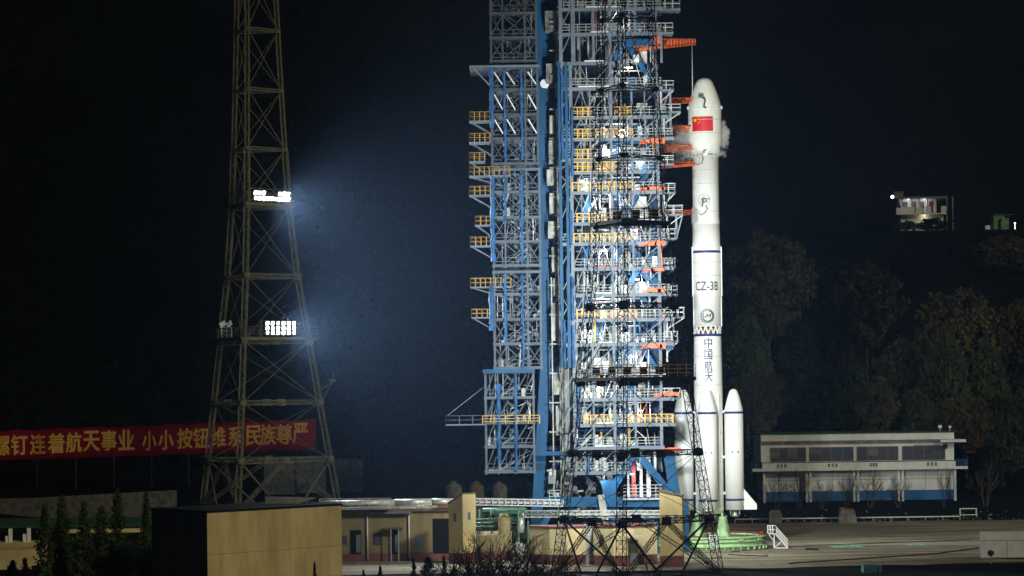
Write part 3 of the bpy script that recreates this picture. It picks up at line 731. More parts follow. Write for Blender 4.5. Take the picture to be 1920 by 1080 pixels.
# --- decks: row, left column, right column
DECKS = [(-32, 1050, 1238), (14, 1050, 1240), (61, 1050, 1240), (116, 1046, 1150), (163, 1051, 1240), (217, 1070, 1250), (258, 1052, 1262), (296, 1053, 1235), (320, 1072, 1232), (358, 1072, 1240),
         (416, 1075, 1244), (454, 1052, 1250), (501, 1078, 1262), (550, 1082, 1256), (597, 1076, 1262), (643, 1062, 1262), (692, 1085, 1240), (746, 1086, 1262), (794, 1084, 1264), (837, 1082, 1244), (884, 1064, 1180)]
YEL = {217: [(1073, 1112), (1150, 1186)], 258: [(1073, 1112), (1116, 1186)], 296: [(1073, 1112)], 320: [(1073, 1112), (1114, 1160)], 358: [(1073, 1186)], 416: [(1082, 1150)], 454: [(1076, 1187)], 533: [], 597: [(1082, 1192)], 794: [(1095, 1145), (1178, 1262)]}
for i, (y, xl, xr) in enumerate(DECKS):
    b = MB(); p, q = P(xl, y, YF), P(xr, y, YF); z = (p.z + q.z) / 2
    roof = y == 116
    b.box(p.x, q.x, YF + .1, YB, z - .12, z)
    b.box(p.x, q.x, YF - .06, YF + .1, z - .40, z + .02); b.box(q.x - .02, q.x + .14, YF - .05, YB, z - .46, z + .022)
    b.box(p.x, q.x, YB - .1, YB + .05, z - .46, z + .02); b.box(p.x - .14, p.x + .02, YF - .05, YB, z - .46, z + .022)
    x = p.x + 1.2
    while x < q.x - .6: b.box(x, x + .12, YF + .1, YB - .1, z - .38, z - .12); x += 1.9
    dk = b.build('deck', 'steel', TW)
    if not roof and y != 692:
        b = MB(); b.rail([(p.x + .1, YB, z), (p.x + .1, YF, z), (q.x, YF, z), (q.x, YB, z)], 1.05, 1.05, .055, 3)
        b.build('railing', 'galv', dk)
    for (a, c) in YEL.get(y, []):
        b = MB(); pa, pc = P(a, y, YF - .25), P(c, y, YF - .25); b.rail([(pa.x, YF - .25, z), (pc.x, YF - .25, z)], 1.08, .72, .075, 2, .14)
        if c - a < 50:
            b.rail([(pa.x, YF - .25, z), (pa.x, YF + .9, z)], 1.08, .72, .075, 2, .14); b.rail([(pc.x, YF - .25, z), (pc.x, YF + .9, z)], 1.08, .72, .075, 2, .14)
            b.box(pa.x, pc.x, YF - .3, YF - .1, z - .1, z - .03)
            for k in range(2):
                xx = rnd.uniform(pa.x + .5, pc.x - .5); b.rail([(xx, YF + .6, z), (xx + .7, YF + .6, z)], 1.0, .35, .06, 2, .11)
        b.build('yellow_railing', 'yellow', dk)
    if i and y not in (692,):
        # underside / on-deck red and white trim seen along the lit fronts
        if rnd.random() < .6:
            b = MB(); x0 = rnd.uniform(p.x + 2, p.x + 4); x1 = x0 + rnd.uniform(2, 4.5); b.box(x0, x1, YF - .12, YF - .06, z + .03, z + .16)
            b.build('kick_plate', rnd.choice(['red', 'white', 'white']), dk)
# --- main columns of the deck stack
b = MB()
for (px, y0, y1, w) in ((1074, 120, 884, .4), (1148, -40, 884, .34), (1188, 160, 840, .24), (1110, 165, 884, .2), (1236, 120, 850, .36), (1052, -40, 300, .42), (1074, -40, 116, .5), (1112, -40, 116, .3), (1190, -40, 60, .32)):
    for Y in (YF + .05, YB - .15): b = MB(); vbar(b, px, (y0 + y1) / 2, y0, y1, w, Y); b.build('column', 'steel', TW)
b = MB()
for px in (1053, 1066):
    b = MB(); vbar(b, px, 500, 118, 690, .36, YF - .05); b.build('column', 'blue', TW)
# --- bracing storey by storey
cols = [1052, 1074, 1110, 1148, 1188, 1236]
for i, ((ya, _, _), (yb, _, _)) in enumerate(zip(DECKS, DECKS[1:])):
    b = MB()
    for j in range(5):
        if ya > 640 and j == 4: continue
        for Y in (YF, YB - .3):
            x0 = cols[j] + (ya - 450) * .0131; x1 = cols[j + 1] + (ya - 450) * .0131
            up, lo = ya + 7, yb - 2
            if Y == YF and 300 < ya < 660 and j in (2,) and rnd.random() < .5: continue
            if j % 2 == 0 or ya > 640: b.bar(P(x0 + 1, lo, Y), P(x1 - 1, up, Y), .12)
            elif rnd.random() < .75:
                m_ = (x0 + x1) / 2; b.bar(P(x0 + 1, lo, Y), P(m_, up, Y), .11); b.bar(P(m_, up, Y), P(x1 - 1, lo, Y), .11)
            if rnd.random() < .18: b.bar(P(x0 + 1, up, Y), P(x1 - 1, lo, Y), .09)
            if rnd.random() < .5: vbar(b, (x0 + x1) / 2, (ya + yb) / 2, ya, yb, .13, Y)
    for px in (1052, 1236):   # side faces
        a0 = P(px + (ya - 450) * .0131, ya + 7, YF); a1 = P(px + (ya - 450) * .0131, yb, YF)
        for k in range(3):
            Ya, Yb_ = YF + k * 5, YF + k * 5 + 5
            b.bar((a0.x, Ya, a1.z), (a0.x, Yb_, a0.z), .15); b.bar((a0.x, Ya, a0.z), (a0.x, Yb_, a1.z), .15)
    b.build('bracing', 'steel', TW)
# --- rooms and equipment on every deck
FM = ['kit', 'white', 'galv', 'panel', 'steel_dark', 'dark', 'blue', 'red', 'yellow']; FIT = MB()
MATS = ['panel', 'panel', 'white', 'kit', 'white', 'blue', 'blue']
for i, ((ya, _, _), (yb, xl, xr)) in enumerate(zip(DECKS, DECKS[1:])):
    zb = P(1140, yb, YF).z; zt_ = P(1140, ya, YF).z - .5; hh = zt_ - zb
    hot = 1.0 if 250 < yb < 800 else .55
    px = 1084
    while px < 1205:
        wpx = rnd.uniform(8, 24)
        x0, x1 = P(px, yb, YF).x, P(px + wpx, yb, YF).x; Y = rnd.uniform(YF + 3.0, YF + 8)
        if rnd.random() < .95 * hot:
            h = hh * rnd.choice([1, 1, .85, .6]); m = rnd.choice(MATS)
            if rnd.random() < .25:
                r = (x1 - x0) / 2; MB().lathe([(r * .75, zb + .01), (r, zb + .2), (r, zb + h - .25), (r * .6, zb + h - .02)], (x0 + x1) / 2, Y, 14).build('vessel', m, TW)
            else: MB().box(x0, x1, Y, Y + 1.2, zb + .01, zb + h).build('room_wall', m, TW)
        px += wpx + rnd.uniform(1, 8)
    for k in range(int(14 * hot)):     # free-standing boxes and valves near the front
        px = rnd.uniform(1082, 1225); x = P(px, yb, YF).x; s = rnd.uniform(.25, .8); Y = rnd.uniform(YF + .8, YF + 4); h = rnd.uniform(.3, 1.7)
        m = rnd.choice(['kit', 'white', 'galv', 'panel', 'steel_dark', 'dark'])
        if k < 5: MB().box(x, x + s, Y, Y + s, zb + .02, zb + h).build('equipment_box', m, TW)
        else: FIT.m = FM.index(m); FIT.box(x, x + s, Y, Y + s, zb + .02, zb + h)
    for k in range(int(19 * hot)):    # risers
        px = rnd.uniform(1080, 1232); x = P(px, yb, YF).x; Y = rnd.uniform(YF + 1, YF + 7); r = rnd.uniform(.05, .17)
        m = rnd.choice(['white', 'galv', 'galv', 'blue', 'blue', 'red', 'kit', 'yellow' if rnd.random() < .4 else 'white'])
        if k < 5: MB().tube((x, Y, zb), (x, Y, zt_ + .38), r + .03, r + .03, 8).build('riser_pipe', m, TW)
        else: FIT.m = FM.index(m); FIT.tube((x, Y, zb), (x, Y, zt_ + .38), r, r, 8)
    for k in range(int(9 * hot)):     # thin tie rods and hoses in front of the rooms
        p = Vector((P(rnd.uniform(1076, 1225), yb, YF).x, YF + rnd.uniform(.2, 2.5), zb)); FIT.m = FM.index(rnd.choice(['white', 'galv', 'blue', 'dark', 'galv']))
        FIT.bar(p, p + Vector((rnd.uniform(-1.6, 1.6), 0, hh + .4)), rnd.uniform(.04, .08))
    for k in range(int(5 * hot)):     # horizontal runs under the deck above
        x0 = P(rnd.uniform(1080, 1150), yb, YF).x; x1 = x0 + rnd.uniform(2, 7); z = zt_ - rnd.uniform(.05, .6); Y = rnd.uniform(YF + .6, YF + 5)
        MB().tube((x0, Y, z), (x1, Y, z), .09, .09, 7).build('service_duct', rnd.choice(['white', 'galv', 'kit', 'dark', 'blue']), TW)
    for k in range(2):     # cables drooping
        p = Vector((P(rnd.uniform(1090, 1200), yb, YF).x, YF + rnd.uniform(.5, 3), zt_)); q = p + Vector((rnd.uniform(-2, 2), 0, -hh * .9)); m_ = (p + q) / 2 + Vector((rnd.uniform(-.8, .8), 0, -.3))
        MB().poly([p, p.lerp(m_, .6), m_, q], .05, 5).build('hanging_cable', rnd.choice(['dark', 'white', 'dark']), TW)
tag(FIT.build('small_fittings', FM, TW), kind='stuff')
# --- stair flights at the left of the stack
b = MB()
for (ya, _, _), (yb, _, _) in zip(DECKS[4:], DECKS[5:]):
    p, q = P(1090, yb, YF + 2.5), P(1128, ya, YF + 2.5)
    b.bar(p, q, .12, .3); b.bar(p + Vector((0, .9, 0)), q + Vector((0, .9, 0)), .12, .3)
    for k in range(9): c = p.lerp(q, k / 9); b.box(c.x - .14, c.x + .14, c.y, c.y + .9, c.z - .02, c.z + .03)
b.build('stair_flight', 'galv', TW)
# --- grey balconies on the rocket side
for (y0, y1, xa, xb, prop) in ((0, 18, 1232, 1275, 0), (45, 62, 1232, 1262, 0), (153, 169, 1234, 1263, 1), (197, 210, 1240, 1276, 1), (242, 257, 1240, 1263, 0), (293, 308, 1238, 1263, 0), (345, 361, 1240, 1266, 1), (386, 402, 1246, 1280, 1), (430, 447, 1240, 1267, 0), (485, 501, 1240, 1266, 0), (536, 552, 1246, 1270, 0), (577, 594, 1246, 1283, 1), (622, 639, 1246, 1271, 1), (728, 746, 1240, 1276, 0)):
    p, q = P(xa, y1, 390), P(xb, y1, 390); z = p.z; zz = P(xa, y0, 390).z
    b = MB(); b.box(p.x, q.x, 389, 392.5, z - .22, z)
    bl = b.build('balcony', 'steel', TW)
    b = MB(); b.rail([(p.x, 389.05, z), (q.x, 389.05, z), (q.x, 392.4, z), (p.x, 392.4, z)], zz - z, .95, .09, 2, .1)
    if prop:
        b.bar((q.x - .1, 389.1, z - .2), (p.x + .25, 389.1, z - 1.5), .12); b.bar((p.x + .25, 389.1, z - .1), (p.x + .25, 389.1, z - 2.6), .2)
    b.build('railing', 'galv', bl)
# long outrigger frame carrying the balconies at the mid levels
b = MB()
for (px, y0, y1) in ((1240, 165, 260), (1257, 165, 250), (1244, 345, 450), (1268, 402, 448), (1246, 595, 640), (1262, 595, 640), (1240, 60, 118)):
    b = MB(); vbar(b, px, (y0 + y1) / 2, y0, y1, .26, 389.2); b.build('outrigger_post', 'steel', TW)
for (xa, ya, xb, yb) in ((1240, 210, 1257, 165), (1241, 255, 1257, 212), (1268, 448, 1280, 402), (1246, 640, 1262, 597), (1244, 400, 1258, 360)):
    b = MB(); b.bar(P(xa, ya, 389.2), P(xb, yb, 389.2), .16); b.build('outrigger_strut', 'steel', TW)
# --- blue primary frame
def bseg(b, xa, ya, xb, yb, w, Y=395, d=.9): b.bar(P(xa, ya, Y), P(xb, yb, Y), w, d)
def bone(name, m, *args):
    mb = MB(); bseg(mb, *args); return mb.build(name, m, TW)
b = MB()
BY = 394.5
bseg(b, 1012.5, -60, 1023, 690, 1.15, BY, 1.15); b.build('main_column', 'blue', TW)
b = MB(); p, q, r = P(1023, 690, BY), P(1009, 930, BY), P(1002, 1035, BY)
b.bar(p, q, 1.35, 1.35); b.bar(q, Vector((r.x, BY, 0)), 1.35, 1.35)
b.bar(P(1060, 838, BY), P(1012, 930, BY), .8, .8); b.build('raking_leg', 'blue', TW)
b = MB()
for (xa, ya, xb, yb) in ((1020, 0, 1035, 28), (1020, 82, 1033, 120), (1024, 158, 1036, 212), (1027, 288, 1047, 335), (1028, 355, 1048, 405), (1030, 462, 1047, 518), (1030, 560, 1047, 610), (1030, 655, 1047, 700), (1026, 748, 1052, 800)):
    bone('bracket', 'blue', xa, ya, xb, yb, .75, BY, .6)
for y in (70, 264, 360, 455, 562, 645, 742, 840): bone('link_beam', 'blue', 1022, y, 1075, y, .62, BY + .4, .5)
b = MB()
bseg(b, 1222, 55, 1232, 850, 1.1, 397, 1.1); b.build('main_column', 'blue', TW)
b = MB()
for (xa, ya, xb, yb) in ((1168, 72, 1222, 152), (1176, 72, 1150, 112), (1195, 76, 1222, 76), (1190, 310, 1232, 356), (1222, 312, 1196, 350), (1170, 455, 1148, 505), (1180, 458, 1232, 532), (1228, 470, 1180, 530), (1190, 640, 1152, 700), (1196, 640, 1236, 700), (1200, 505, 1234, 545), (1150, 350, 1180, 415), (1205, 350, 1170, 415), (1110, 350, 1092, 416), (1110, 455, 1090, 500), (1092, 550, 1112, 597), (1166, 258, 1150, 296), (1130, 600, 1108, 643), (1200, 550, 1228, 597)):
    bone('diagonal_brace', 'blue', xa, ya, xb, yb, .62, 389.6 + (xa % 3) * .4, .6)
for (xa, xb, y) in ((1165, 1225, 80), (1165, 1212, 264), (1178, 1236, 456), (1150, 1262, 650), (1190, 1234, 314), (1150, 1200, 746)):
    bone('cross_beam', 'blue', xa, y, xb, y, .75, 388.9, .75)
b = MB()    # base portal
for (xa, ya, xb, yb, w) in ((1188, 850, 1118, 968, 1.05), (1196, 850, 1262, 932, 1.05), (1253, 848, 1268, 945, 1.3), (1138, 900, 1152, 985, 1.5)):
    bseg(b, xa, ya, xb, yb, w, 389.5, .9)
bseg(b, 1012, 941, 1242, 941, .95, 389.0, 1.2); bseg(b, 1045, 938, 1010, 1000, .7, 389.6, .7); bseg(b, 1185, 942, 1225, 985, .9, 389.5, .8); bseg(b, 1075, 945, 1060, 985, .8, 389.5, .8)
bseg(b, 1010, 850, 1075, 850, .6, 391, .5)
for px in (1152, 1268, 1225, 1060):
    p = P(px, 960, 389.6); b.bar((p.x, 389.6, p.z), (p.x, 389.6, 0), 1.1, 1.1)
p = P(1287, 950, 392); b.bar((p.x, 392, P(1287, 938, 392).z), (p.x, 392, 0), .5, .5)
b.build('base_portal', 'blue', TW)
# --- shaft between the blue column and the stack
b = MB(); bd = MB()
for (y0, y1, xa, xb) in ((28, 66, 1023, 1047), (126, 162, 1023, 1046), (222, 256, 1023, 1046), (268, 312, 1025, 1047), (322, 352, 1026, 1049), (366, 404, 1028, 1049), (418, 450, 1028, 1049), (466, 512, 1030, 1049), (524, 556, 1031, 1050), (570, 640, 1032, 1050), (700, 740, 1036, 1052), (760, 815, 1036, 1053)):
    p, q = P(xa, y1, 396), P(xb, y0, 396)
    b = MB(); p.x += rnd.uniform(-.1, .5); q.x += rnd.uniform(-.5, .1); b.box(p.x, q.x, 391.5, 398, p.z, q.z)
    b.box(p.x + rnd.uniform(.1, .8), q.x - rnd.uniform(.1, .4), 391.2, 391.48, p.z + rnd.uniform(.2, .5), p.z + rnd.uniform(.7, 1.2))
    for k in range(1, 3): z = p.z + (q.z - p.z) * k / 3; b.box(p.x - .03, q.x + .03, 391.46, 391.505, z - .05, z + .05)
    b.build('lift_shaft_wall', 'shaft', TW)
b = MB()
for px in (1047, 1051): vbar(b, px, 500, 20, 930, .13, 391.2)
for px in (1036,): vbar(b, px, 700, 520, 930, .16, 391.2)
for y in range(40, 900, 55): p, q = P(1030, y, 391.2), P(1056, y, 391.2); b.bar(p, q, .2, .16)
vbar(b, 1058, 800, 690, 935, .3, 393)
b.build('lift_guide', 'shaft', TW)
b = MB(); p = P(1063, 800, 392); 
b.lathe([(.62, P(1063, 812, 392).z), (.62, P(1063, 692, 392).z)], p.x, 392, 16); b.lathe([(.55, P(1060, 935, 392).z), (.55, P(1060, 815, 392).z)], p.x, 392, 16)
b.build('vent_duct', 'shaft', TW)
b = MB()
b.disc(P(1021, 157, 393), (.1, -1, -.1), .55, .25, 24); b.bar(P(1021, 157, 393.4), P(1026, 165, 394), .15)
b.build('round_beacon', 'white', TW)
# --- stair truss on the left, in four stacked sections
def tarp_strip(b, px, y0, y1, w, Y, seed):
    r = random.Random(seed); n = max(4, int((y1 - y0) / 9)); rows = []
    for k in range(n + 1):
        y = y0 + (y1 - y0) * k / n; c = P(px + (y - y0) * .0131, y, Y); d = r.uniform(-.05, .05); ww = w * r.uniform(.7, 1.15)
        yy = Y + r.uniform(-.12, .12)
        rows.append(b.add([(c.x + d - ww / 2, yy + .1, c.z), (c.x + d, yy - .15, c.z), (c.x + d + ww / 2, yy + .08, c.z), (c.x + d, yy + .3, c.z)]))
    b.smooth = True
    for a, c in zip(rows, rows[1:]):
        for k in range(4): b.face(a + k, a + (k + 1) % 4, c + (k + 1) % 4, c + k)
    b.smooth = False
TY0, TY1 = 389.5, 399.0
SECT = [([920, 942, 984, 1005], [-30, 25, 71, 115], [], []),
        ([922, 945, 985, 1008], [126, 168, 215, 260, 307], [(921, 128, 240), (945, 130, 304), (977, 130, 300)], [0, 1, 2]),
        ([925, 947, 988, 1012], [318, 360, 408, 453, 498], [(923, 330, 490), (946, 322, 420), (977, 320, 495)], []),
        ([927, 949, 990, 1014], [510, 552, 599, 645, 690], [(921, 535, 620), (946, 515, 640), (979, 515, 688)], []),
        ([911, 934, 966, 1001], [698, 746, 793, 838, 885], [(934, 720, 870), (966, 702, 884)], [])]
for si, (xs, ys, tarps, rods) in enumerate(SECT):
    b = MB(); yr = ys[0]
    X = [P(x, (ys[0] + ys[-1]) / 2, TY0).x for x in xs]; Z = [P(xs[1], y, TY0).z for y in ys]
    for Y in (TY0, TY1):
        for k, x in enumerate(X):
            b.bar((x, Y, Z[0] + .2), (x, Y, Z[-1] - .3), .26 if k in (0, 3) else .2)
        for z in Z: b.bar((X[0] - .2, Y, z), (X[3] + .2, Y, z), .3, .34)
        for i in range(len(Z) - 1):
            for k in range(3):
                za, zb = Z[i] - .3, Z[i + 1] + .3
                if si == 4:
                    for f in (0, .5): b.bar((X[k] + (X[k+1]-X[k]) * f, Y, zb + (za - zb) * f * 0), (X[k] + (X[k+1]-X[k]) * min(1, f + .62), Y, za), .11)
                else:
                    b.bar((X[k], Y, za), (X[k + 1], Y, zb), .10); b.bar((X[k], Y, zb), (X[k + 1], Y, za), .10)
    for z in Z:
        for x in X: b.bar((x, TY0, z), (x, TY1, z), .2, .36)
    for i in range(len(Z) - 1):
        for x in (X[0], X[3]): b.bar((x, TY0, Z[i]), (x, TY1, Z[i + 1]), .12); b.bar((x, TY1, Z[i]), (x, TY0, Z[i + 1]), .12)
    ts = b.build('truss_section', 'truss_dim' if si < 2 else 'truss', TW)
    b = MB()    # zigzag stairs inside
    for i in range(len(Z) - 1):
        for q, (xa, xb) in enumerate(((X[1], X[2] + .4), (X[2] + .2, X[1] + .6))):
            za = Z[i + 1] + (Z[i] - Z[i + 1]) * q / 2; zb = za + (Z[i] - Z[i + 1]) / 2; Y = 392 + q * 1.4
            b.bar((xa, Y, za), (xb, Y, zb), .1, .28); b.bar((xa, Y + 1, za), (xb, Y + 1, zb), .1, .28); b.bar((xa, Y, za + 1), (xb, Y, zb + 1), .06)
            for k in range(7): f = (k + .5) / 7; c = Vector((xa + (xb - xa) * f, Y, za + (zb - za) * f)); b.box(c.x - .13, c.x + .13, Y, Y + 1, c.z - .02, c.z + .03)
        b.rail([(X[0], TY0 + .2, Z[i + 1]), (X[3], TY0 + .2, Z[i + 1])], 1.0, 1.3, .045, 2)
    b.build('stair_flight', 'steel', ts)
    fb = MB(); fr = random.Random(90 + si); fmat = ['kit', 'galv', 'steel_dark', 'white', 'blue']
    for i in range(len(Z) - 1):
        for k in range(16):
            x = fr.uniform(X[0] + .3, X[3] - .3); Y = fr.uniform(TY0 + .8, TY1 - 1); fb.m = fr.randrange(5); h = Z[i] - Z[i + 1]
            if k % 2: fb.bar((x, Y, Z[i + 1]), (x + fr.uniform(-.7, .7) * (k % 4 == 1), Y, Z[i]), fr.uniform(.05, .12))
            elif k % 4: fb.bar((x, Y, Z[i + 1] + fr.uniform(.3, h)), (min(X[3], x + fr.uniform(.6, 2.2)), Y, Z[i + 1] + fr.uniform(.3, h)), fr.uniform(.05, .1))
            else: fb.box(x - .2, x + .2, Y, Y + .3, Z[i + 1] + .1, Z[i + 1] + fr.uniform(.4, 1.5))
    tag(fb.build('cable_clutter', fmat, ts), kind='stuff')
    b = MB()
    for i in range(1, len(Z)): b.box(X[0], X[3], TY0 + .3, TY1 - .3, Z[i] + .02, Z[i] + .07)
    b.build('grating_floor', 'steel_dark', ts)
    for k, (px, y0, y1) in enumerate(tarps):
        b = MB(); tarp_strip(b, px, y0, y1, .44 if k else .66, TY0 - .35, si * 10 + k); b.build('tarpaulin', 'tarp', ts)
    if rods:
        b = MB()
        for i in range(3):
            for k in range(3):
                xa = X[k] + .35; xb = X[k] + 1.35; b.bar((xa, TY0 - .2, Z[i] - .6), (xb, TY0 - .2, Z[i + 1] + .6), .13)
        b.build('handrail_glint', 'white', ts)  # white bars stand for light caught on the stair handrails
b = MB()
p, q = P(880, 122, 389.5), P(1012, 126, 389.5); b.box(p.x, q.x, 388.8, 400, q.z, q.z + .25); b.bar(P(884, 124, 389), P(918, 160, 389), .16); b.bar(P(884, 124, 399), P(918, 160, 399), .16)
b.build('truss_roof', 'steel', TW)
b = MB(); p, q = P(905, 698, 389.2), P(1003, 698, 389.2); b.box(p.x, q.x, 388.9, 399.5, p.z - .1, p.z + .35); b.build('truss_roof', 'blue', TW)
# blue tarpaulin knots hanging on the deck stack
for k, (px, y0, y1) in enumerate(((1070, 395, 460), (1073, 520, 600), (1053, 130, 300), (1072, 205, 330), (1058, 600, 690), (1074, 610, 690), (1084, 710, 800), (1103, 850, 890))):
    b = MB(); tarp_strip(b, px, y0, y1, .42, YF - .4, 70 + k); b.build('tarpaulin', 'tarp', TW)
# --- yellow cages on the far left
for (y0, y1, xa, xb) in ((211, 227, 880, 919), (251, 267, 880, 919), (287, 303, 880, 909), (314, 330, 880, 955), (350, 366, 880, 920), (406, 422, 891, 922), (445, 461, 882, 922), (522, 538, 882, 958), (580, 595, 884, 924)):
    p, q = P(xa, y1, 390), P(xb, y1, 390); z = p.z; h = P(xa, y0, 390).z - z
    b = MB(); b.box(p.x, q.x, 389.2, 392.2, z - .16, z); b.bar((p.x + .2, 389.6, z - .1), (q.x + .3, 389.6, z - 1.7), .1); b.bar((p.x + .2, 391.8, z - .1), (q.x + .3, 391.8, z - 1.7), .1)
    cg = b.build('balcony', 'steel', TW)
    b = MB(); b.rail([(q.x, 392.1, z), (p.x, 392.1, z), (p.x, 389.25, z), (q.x, 389.25, z)], h, .62, .06, 2, .11)
    b.build('railing', 'yellow_dim', cg)
p, q = P(836, 796, 390), P(912, 796, 390); z = p.z
b = MB(); b.box(p.x, q.x, 389.2, 391.5, z - .14, z); b.tube(P(838, 780, 390), P(912, 722, 390), .035, .035, 5)
cg = b.build('balcony', 'steel', TW)
b = MB(); b.rail([(q.x, 391.4, z), (p.x, 391.4, z), (p.x, 389.25, z), (q.x, 389.25, z)], 1.05, 1.6, .05, 2, .08); b.build('railing', 'truss', cg)
b = MB(); p, q = P(905, 796, 389.5), P(1012, 793, 389.5); b.rail([(p.x, 389.2, p.z), (q.x, 389.2, p.z)], 1.05, 1.5, .06, 3); b.build('railing', 'yellow', TW)
# --- orange swing arms
AY = 396.0
def arm(xa, ya, xb, yb, h0, h1, n, tip=None, Y0=AY, Y1=RY - .6, m='orange', name='swing_arm'):
    p, q = P(xa, ya, Y0), P(xb, yb, Y1); h0 *= .8; h1 *= .8; b = MB(); b.truss(p, q, .9, h0, .5, h1, n, .075)
    for f in (0, 1): c = p.lerp(q, f); b.obox(c, Vector((.12, 0, 0)), Vector((0, .5, 0)), Vector((0, 0, (h0, h1)[f] / 2)) * .7)
    o = b.build(name, m, TW)
    if tip:
        t = MB(); c = q
        t.bar(c, c + Vector((tip, 0, .05)), .14); t.bar(c + Vector((0, 0, -.25)), c + Vector((tip * .8, -.2, -.2)), .1); t.poly([c, c + Vector((tip * .5, -.5, .35)), c + Vector((tip, -.5, .1))], .09, 6)
        t.build('arm_tip', 'red', o)
    return o
arm(1236, 190, 1298, 188, .95, .7, 9, .7); arm(1238, 241.5, 1289, 240.5, .9, .7, 8, .6); arm(1242, 279, 1300, 277, 1.15, .55, 9, .8); arm(1218, 312, 1302, 306, .9, .45, 13, .7); arm(1252, 400, 1300, 398, .95, .6, 8, .8)
b = MB(); p, q = P(1197, 318, 388.4), P(1300, 309, 398); b.bar(p, q, .3, .3); b.build('arm_tie', 'orange', TW)
# folded or parked arm housings
for (xa, xb, y, h, s) in ((1210, 1246, 265, 10, 1), (1210, 1247, 354, 7, 2), (1208, 1246, 457, 10, 3), (1216, 1246, 506, 6, 4), (1212, 1246, 545, 9, 5), (1212, 1248, 649, 10, 6), (1236, 1272, 739, 7, 7), (1244, 1276, 843, 7, 8)):
    r = random.Random(s); b = MB(); p, q = P(xa, y, 388.2), P(xb, y, 388.2); hh = h * PX
    b.prism([Vector((p.x, 387.6, p.z - hh * .2)), Vector((q.x, 387.6, p.z - hh * .5)), Vector((q.x, 387.6, p.z + hh * .5)), Vector((p.x + .6, 387.6, p.z + hh * .5)), Vector((p.x, 387.6, p.z + hh * .2))], (0, 1.1, 0))
    b.truss(Vector((p.x - .7, 388.1, p.z - .1)), Vector((p.x, 388.1, p.z - .1)), .5, .35, n=3, t=.06)
    for k in range(4): x = r.uniform(p.x, q.x - .4); b.box(x, x + .35, 387.45, 387.6, p.z - hh * .4, p.z + hh * .3)
    b.build('parked_arm', 'orange', TW)
b = MB(); b.bar(P(1239, 462, 388.5), P(1240, 502, 388.5), .3); b.bar(P(1243, 595, 388.5), P(1232, 560, 388.5), .2); b.build('arm_link', 'orange', TW)
# hoist jib at the top with its cable
b = MB()
p, q = P(1186, 84, 391), P(1240, 79, 391); b.truss(p, q, 1.3, 1.3, n=6, t=.22); b.obox(P(1224, 76, 391), Vector((1.1, 0, 0)), Vector((0, .7, 0)), Vector((0, 0, .5))); b.obox(P(1200, 88, 391), Vector((.8, 0, 0)), Vector((0, .6, 0)), Vector((0, 0, .55)))
b.truss(P(1240, 82, 391), P(1298, 79, 399), 1.0, 1.05, .8, .62, 10, .17)
jb = b.build('hoist_jib', 'orange', TW)
b = MB(); a = P(1297.5, 81, 399); c = P(1298.5, 178, 399); b.tube(a, c, .055, .055, 6); b.build('hoist_cable', 'kit', jb)
# --- strip lamps seen inside the tower; later entries added to brighten its core
for (px, y, ln) in ((1166, 27, 12), (1178, 127, 16), (1166, 244, 10), (1126, 316, 12), (1200, 305, 14), (1140, 363, 8), (1178, 506, 9), (1128, 554, 12), (1180, 602, 8), (1126, 889, 12), (1185, 889, 8), (1092, 340, 6), (1150, 282, 9), (1112, 382, 8), (1190, 432, 10), (1135, 470, 9), (1195, 524, 8), (1150, 572, 10), (1110, 620, 8), (1190, 668, 9), (1130, 722, 10), (1200, 770, 8)):
    b = MB(); c = P(px, y, YF + .7); b.box(c.x - ln * PX / 2, c.x + ln * PX / 2, YF + .6, YF + .8, c.z - .06, c.z + .06)
    lm = b.build('strip_or_fill_lamp', 'tube_lamp', TW)
    pointlamp('strip_light', c + Vector((0, -.3, -.35)), 380, (.95, .97, 1), .3, lm)  # point source for every strip, seen and added alike
# --- base level: machinery, railings, pipes under the lowest deck
b = MB()
z = P(1200, 934, 388.5).z; b.box(P(1168, 934, 388.5).x, P(1242, 934, 388.5).x, 388, 398, z - .2, z); b.rail([(P(1168, 934, 388.5).x, 388.1, z), (P(1242, 934, 388.5).x, 388.1, z), (P(1242, 934, 388.5).x, 396, z)], 1.6, .8, .09, 4, .1)
b.rail([(P(1030, 934, 388.5).x, 388.3, z), (P(1052, 934, 388.5).x, 388.3, z)], 1.1, .7, .06, 3)
b.rail([(P(1190, 880, 391).x, 391, P(1190, 880, 391).z), (P(1205, 880, 391).x, 391, P(1190, 880, 391).z)], 1.1, .35, .09, 3)
b.bar(P(1170, 872, 391), P(1225, 845, 391), .12); b.bar(P(1172, 880, 391), P(1227, 853, 391), .12)
for k in range(8): b.bar(P(1172 + 7 * k, 878 - 3.4 * k, 391), P(1172 + 7 * k, 862 - 3.4 * k, 391), .08)
b.build('base_deck', 'galv', TW)
b = MB(); vbar(b, 1188, 900, 855, 932, .5, 391); b.build('red_riser', 'red', TW)
b = MB()
for px, w in ((1202, .35), (1216, .5), (1178, .25), (1132, .3)): vbar(b, px, 900, 850, 934, w, 392)
b.build('riser', 'white', TW)
mbs = {}
for k in range(105):
    px = rnd.uniform(1030, 1165); y = rnd.uniform(865, 965); p = P(px, y, rnd.uniform(390.5, 396)); s = rnd.uniform(.2, .6); n = rnd.choice(['kit', 'shaft', 'steel_dark', 'steel', 'steel', 'galv', 'dark', 'truss'])
    mb = MB()
    if k % 3 == 0: mb.lathe([(s * .6, p.z - s), (s * .7, p.z), (s * .3, p.z + s * .8)], p.x, p.y, 10)
    elif k % 3 == 1: mb.box(p.x - s, p.x + s * .6, p.y, p.y + s, p.z - s * .8, p.z + s)
    else: mb.tube(p, p + Vector((rnd.uniform(-2, 2), 0, rnd.uniform(-1.6, 1.6))), s * .3, s * .3, 8)
    mb.build(('pump_vessel', 'pump_housing', 'process_pipe')[k % 3], n, TW)
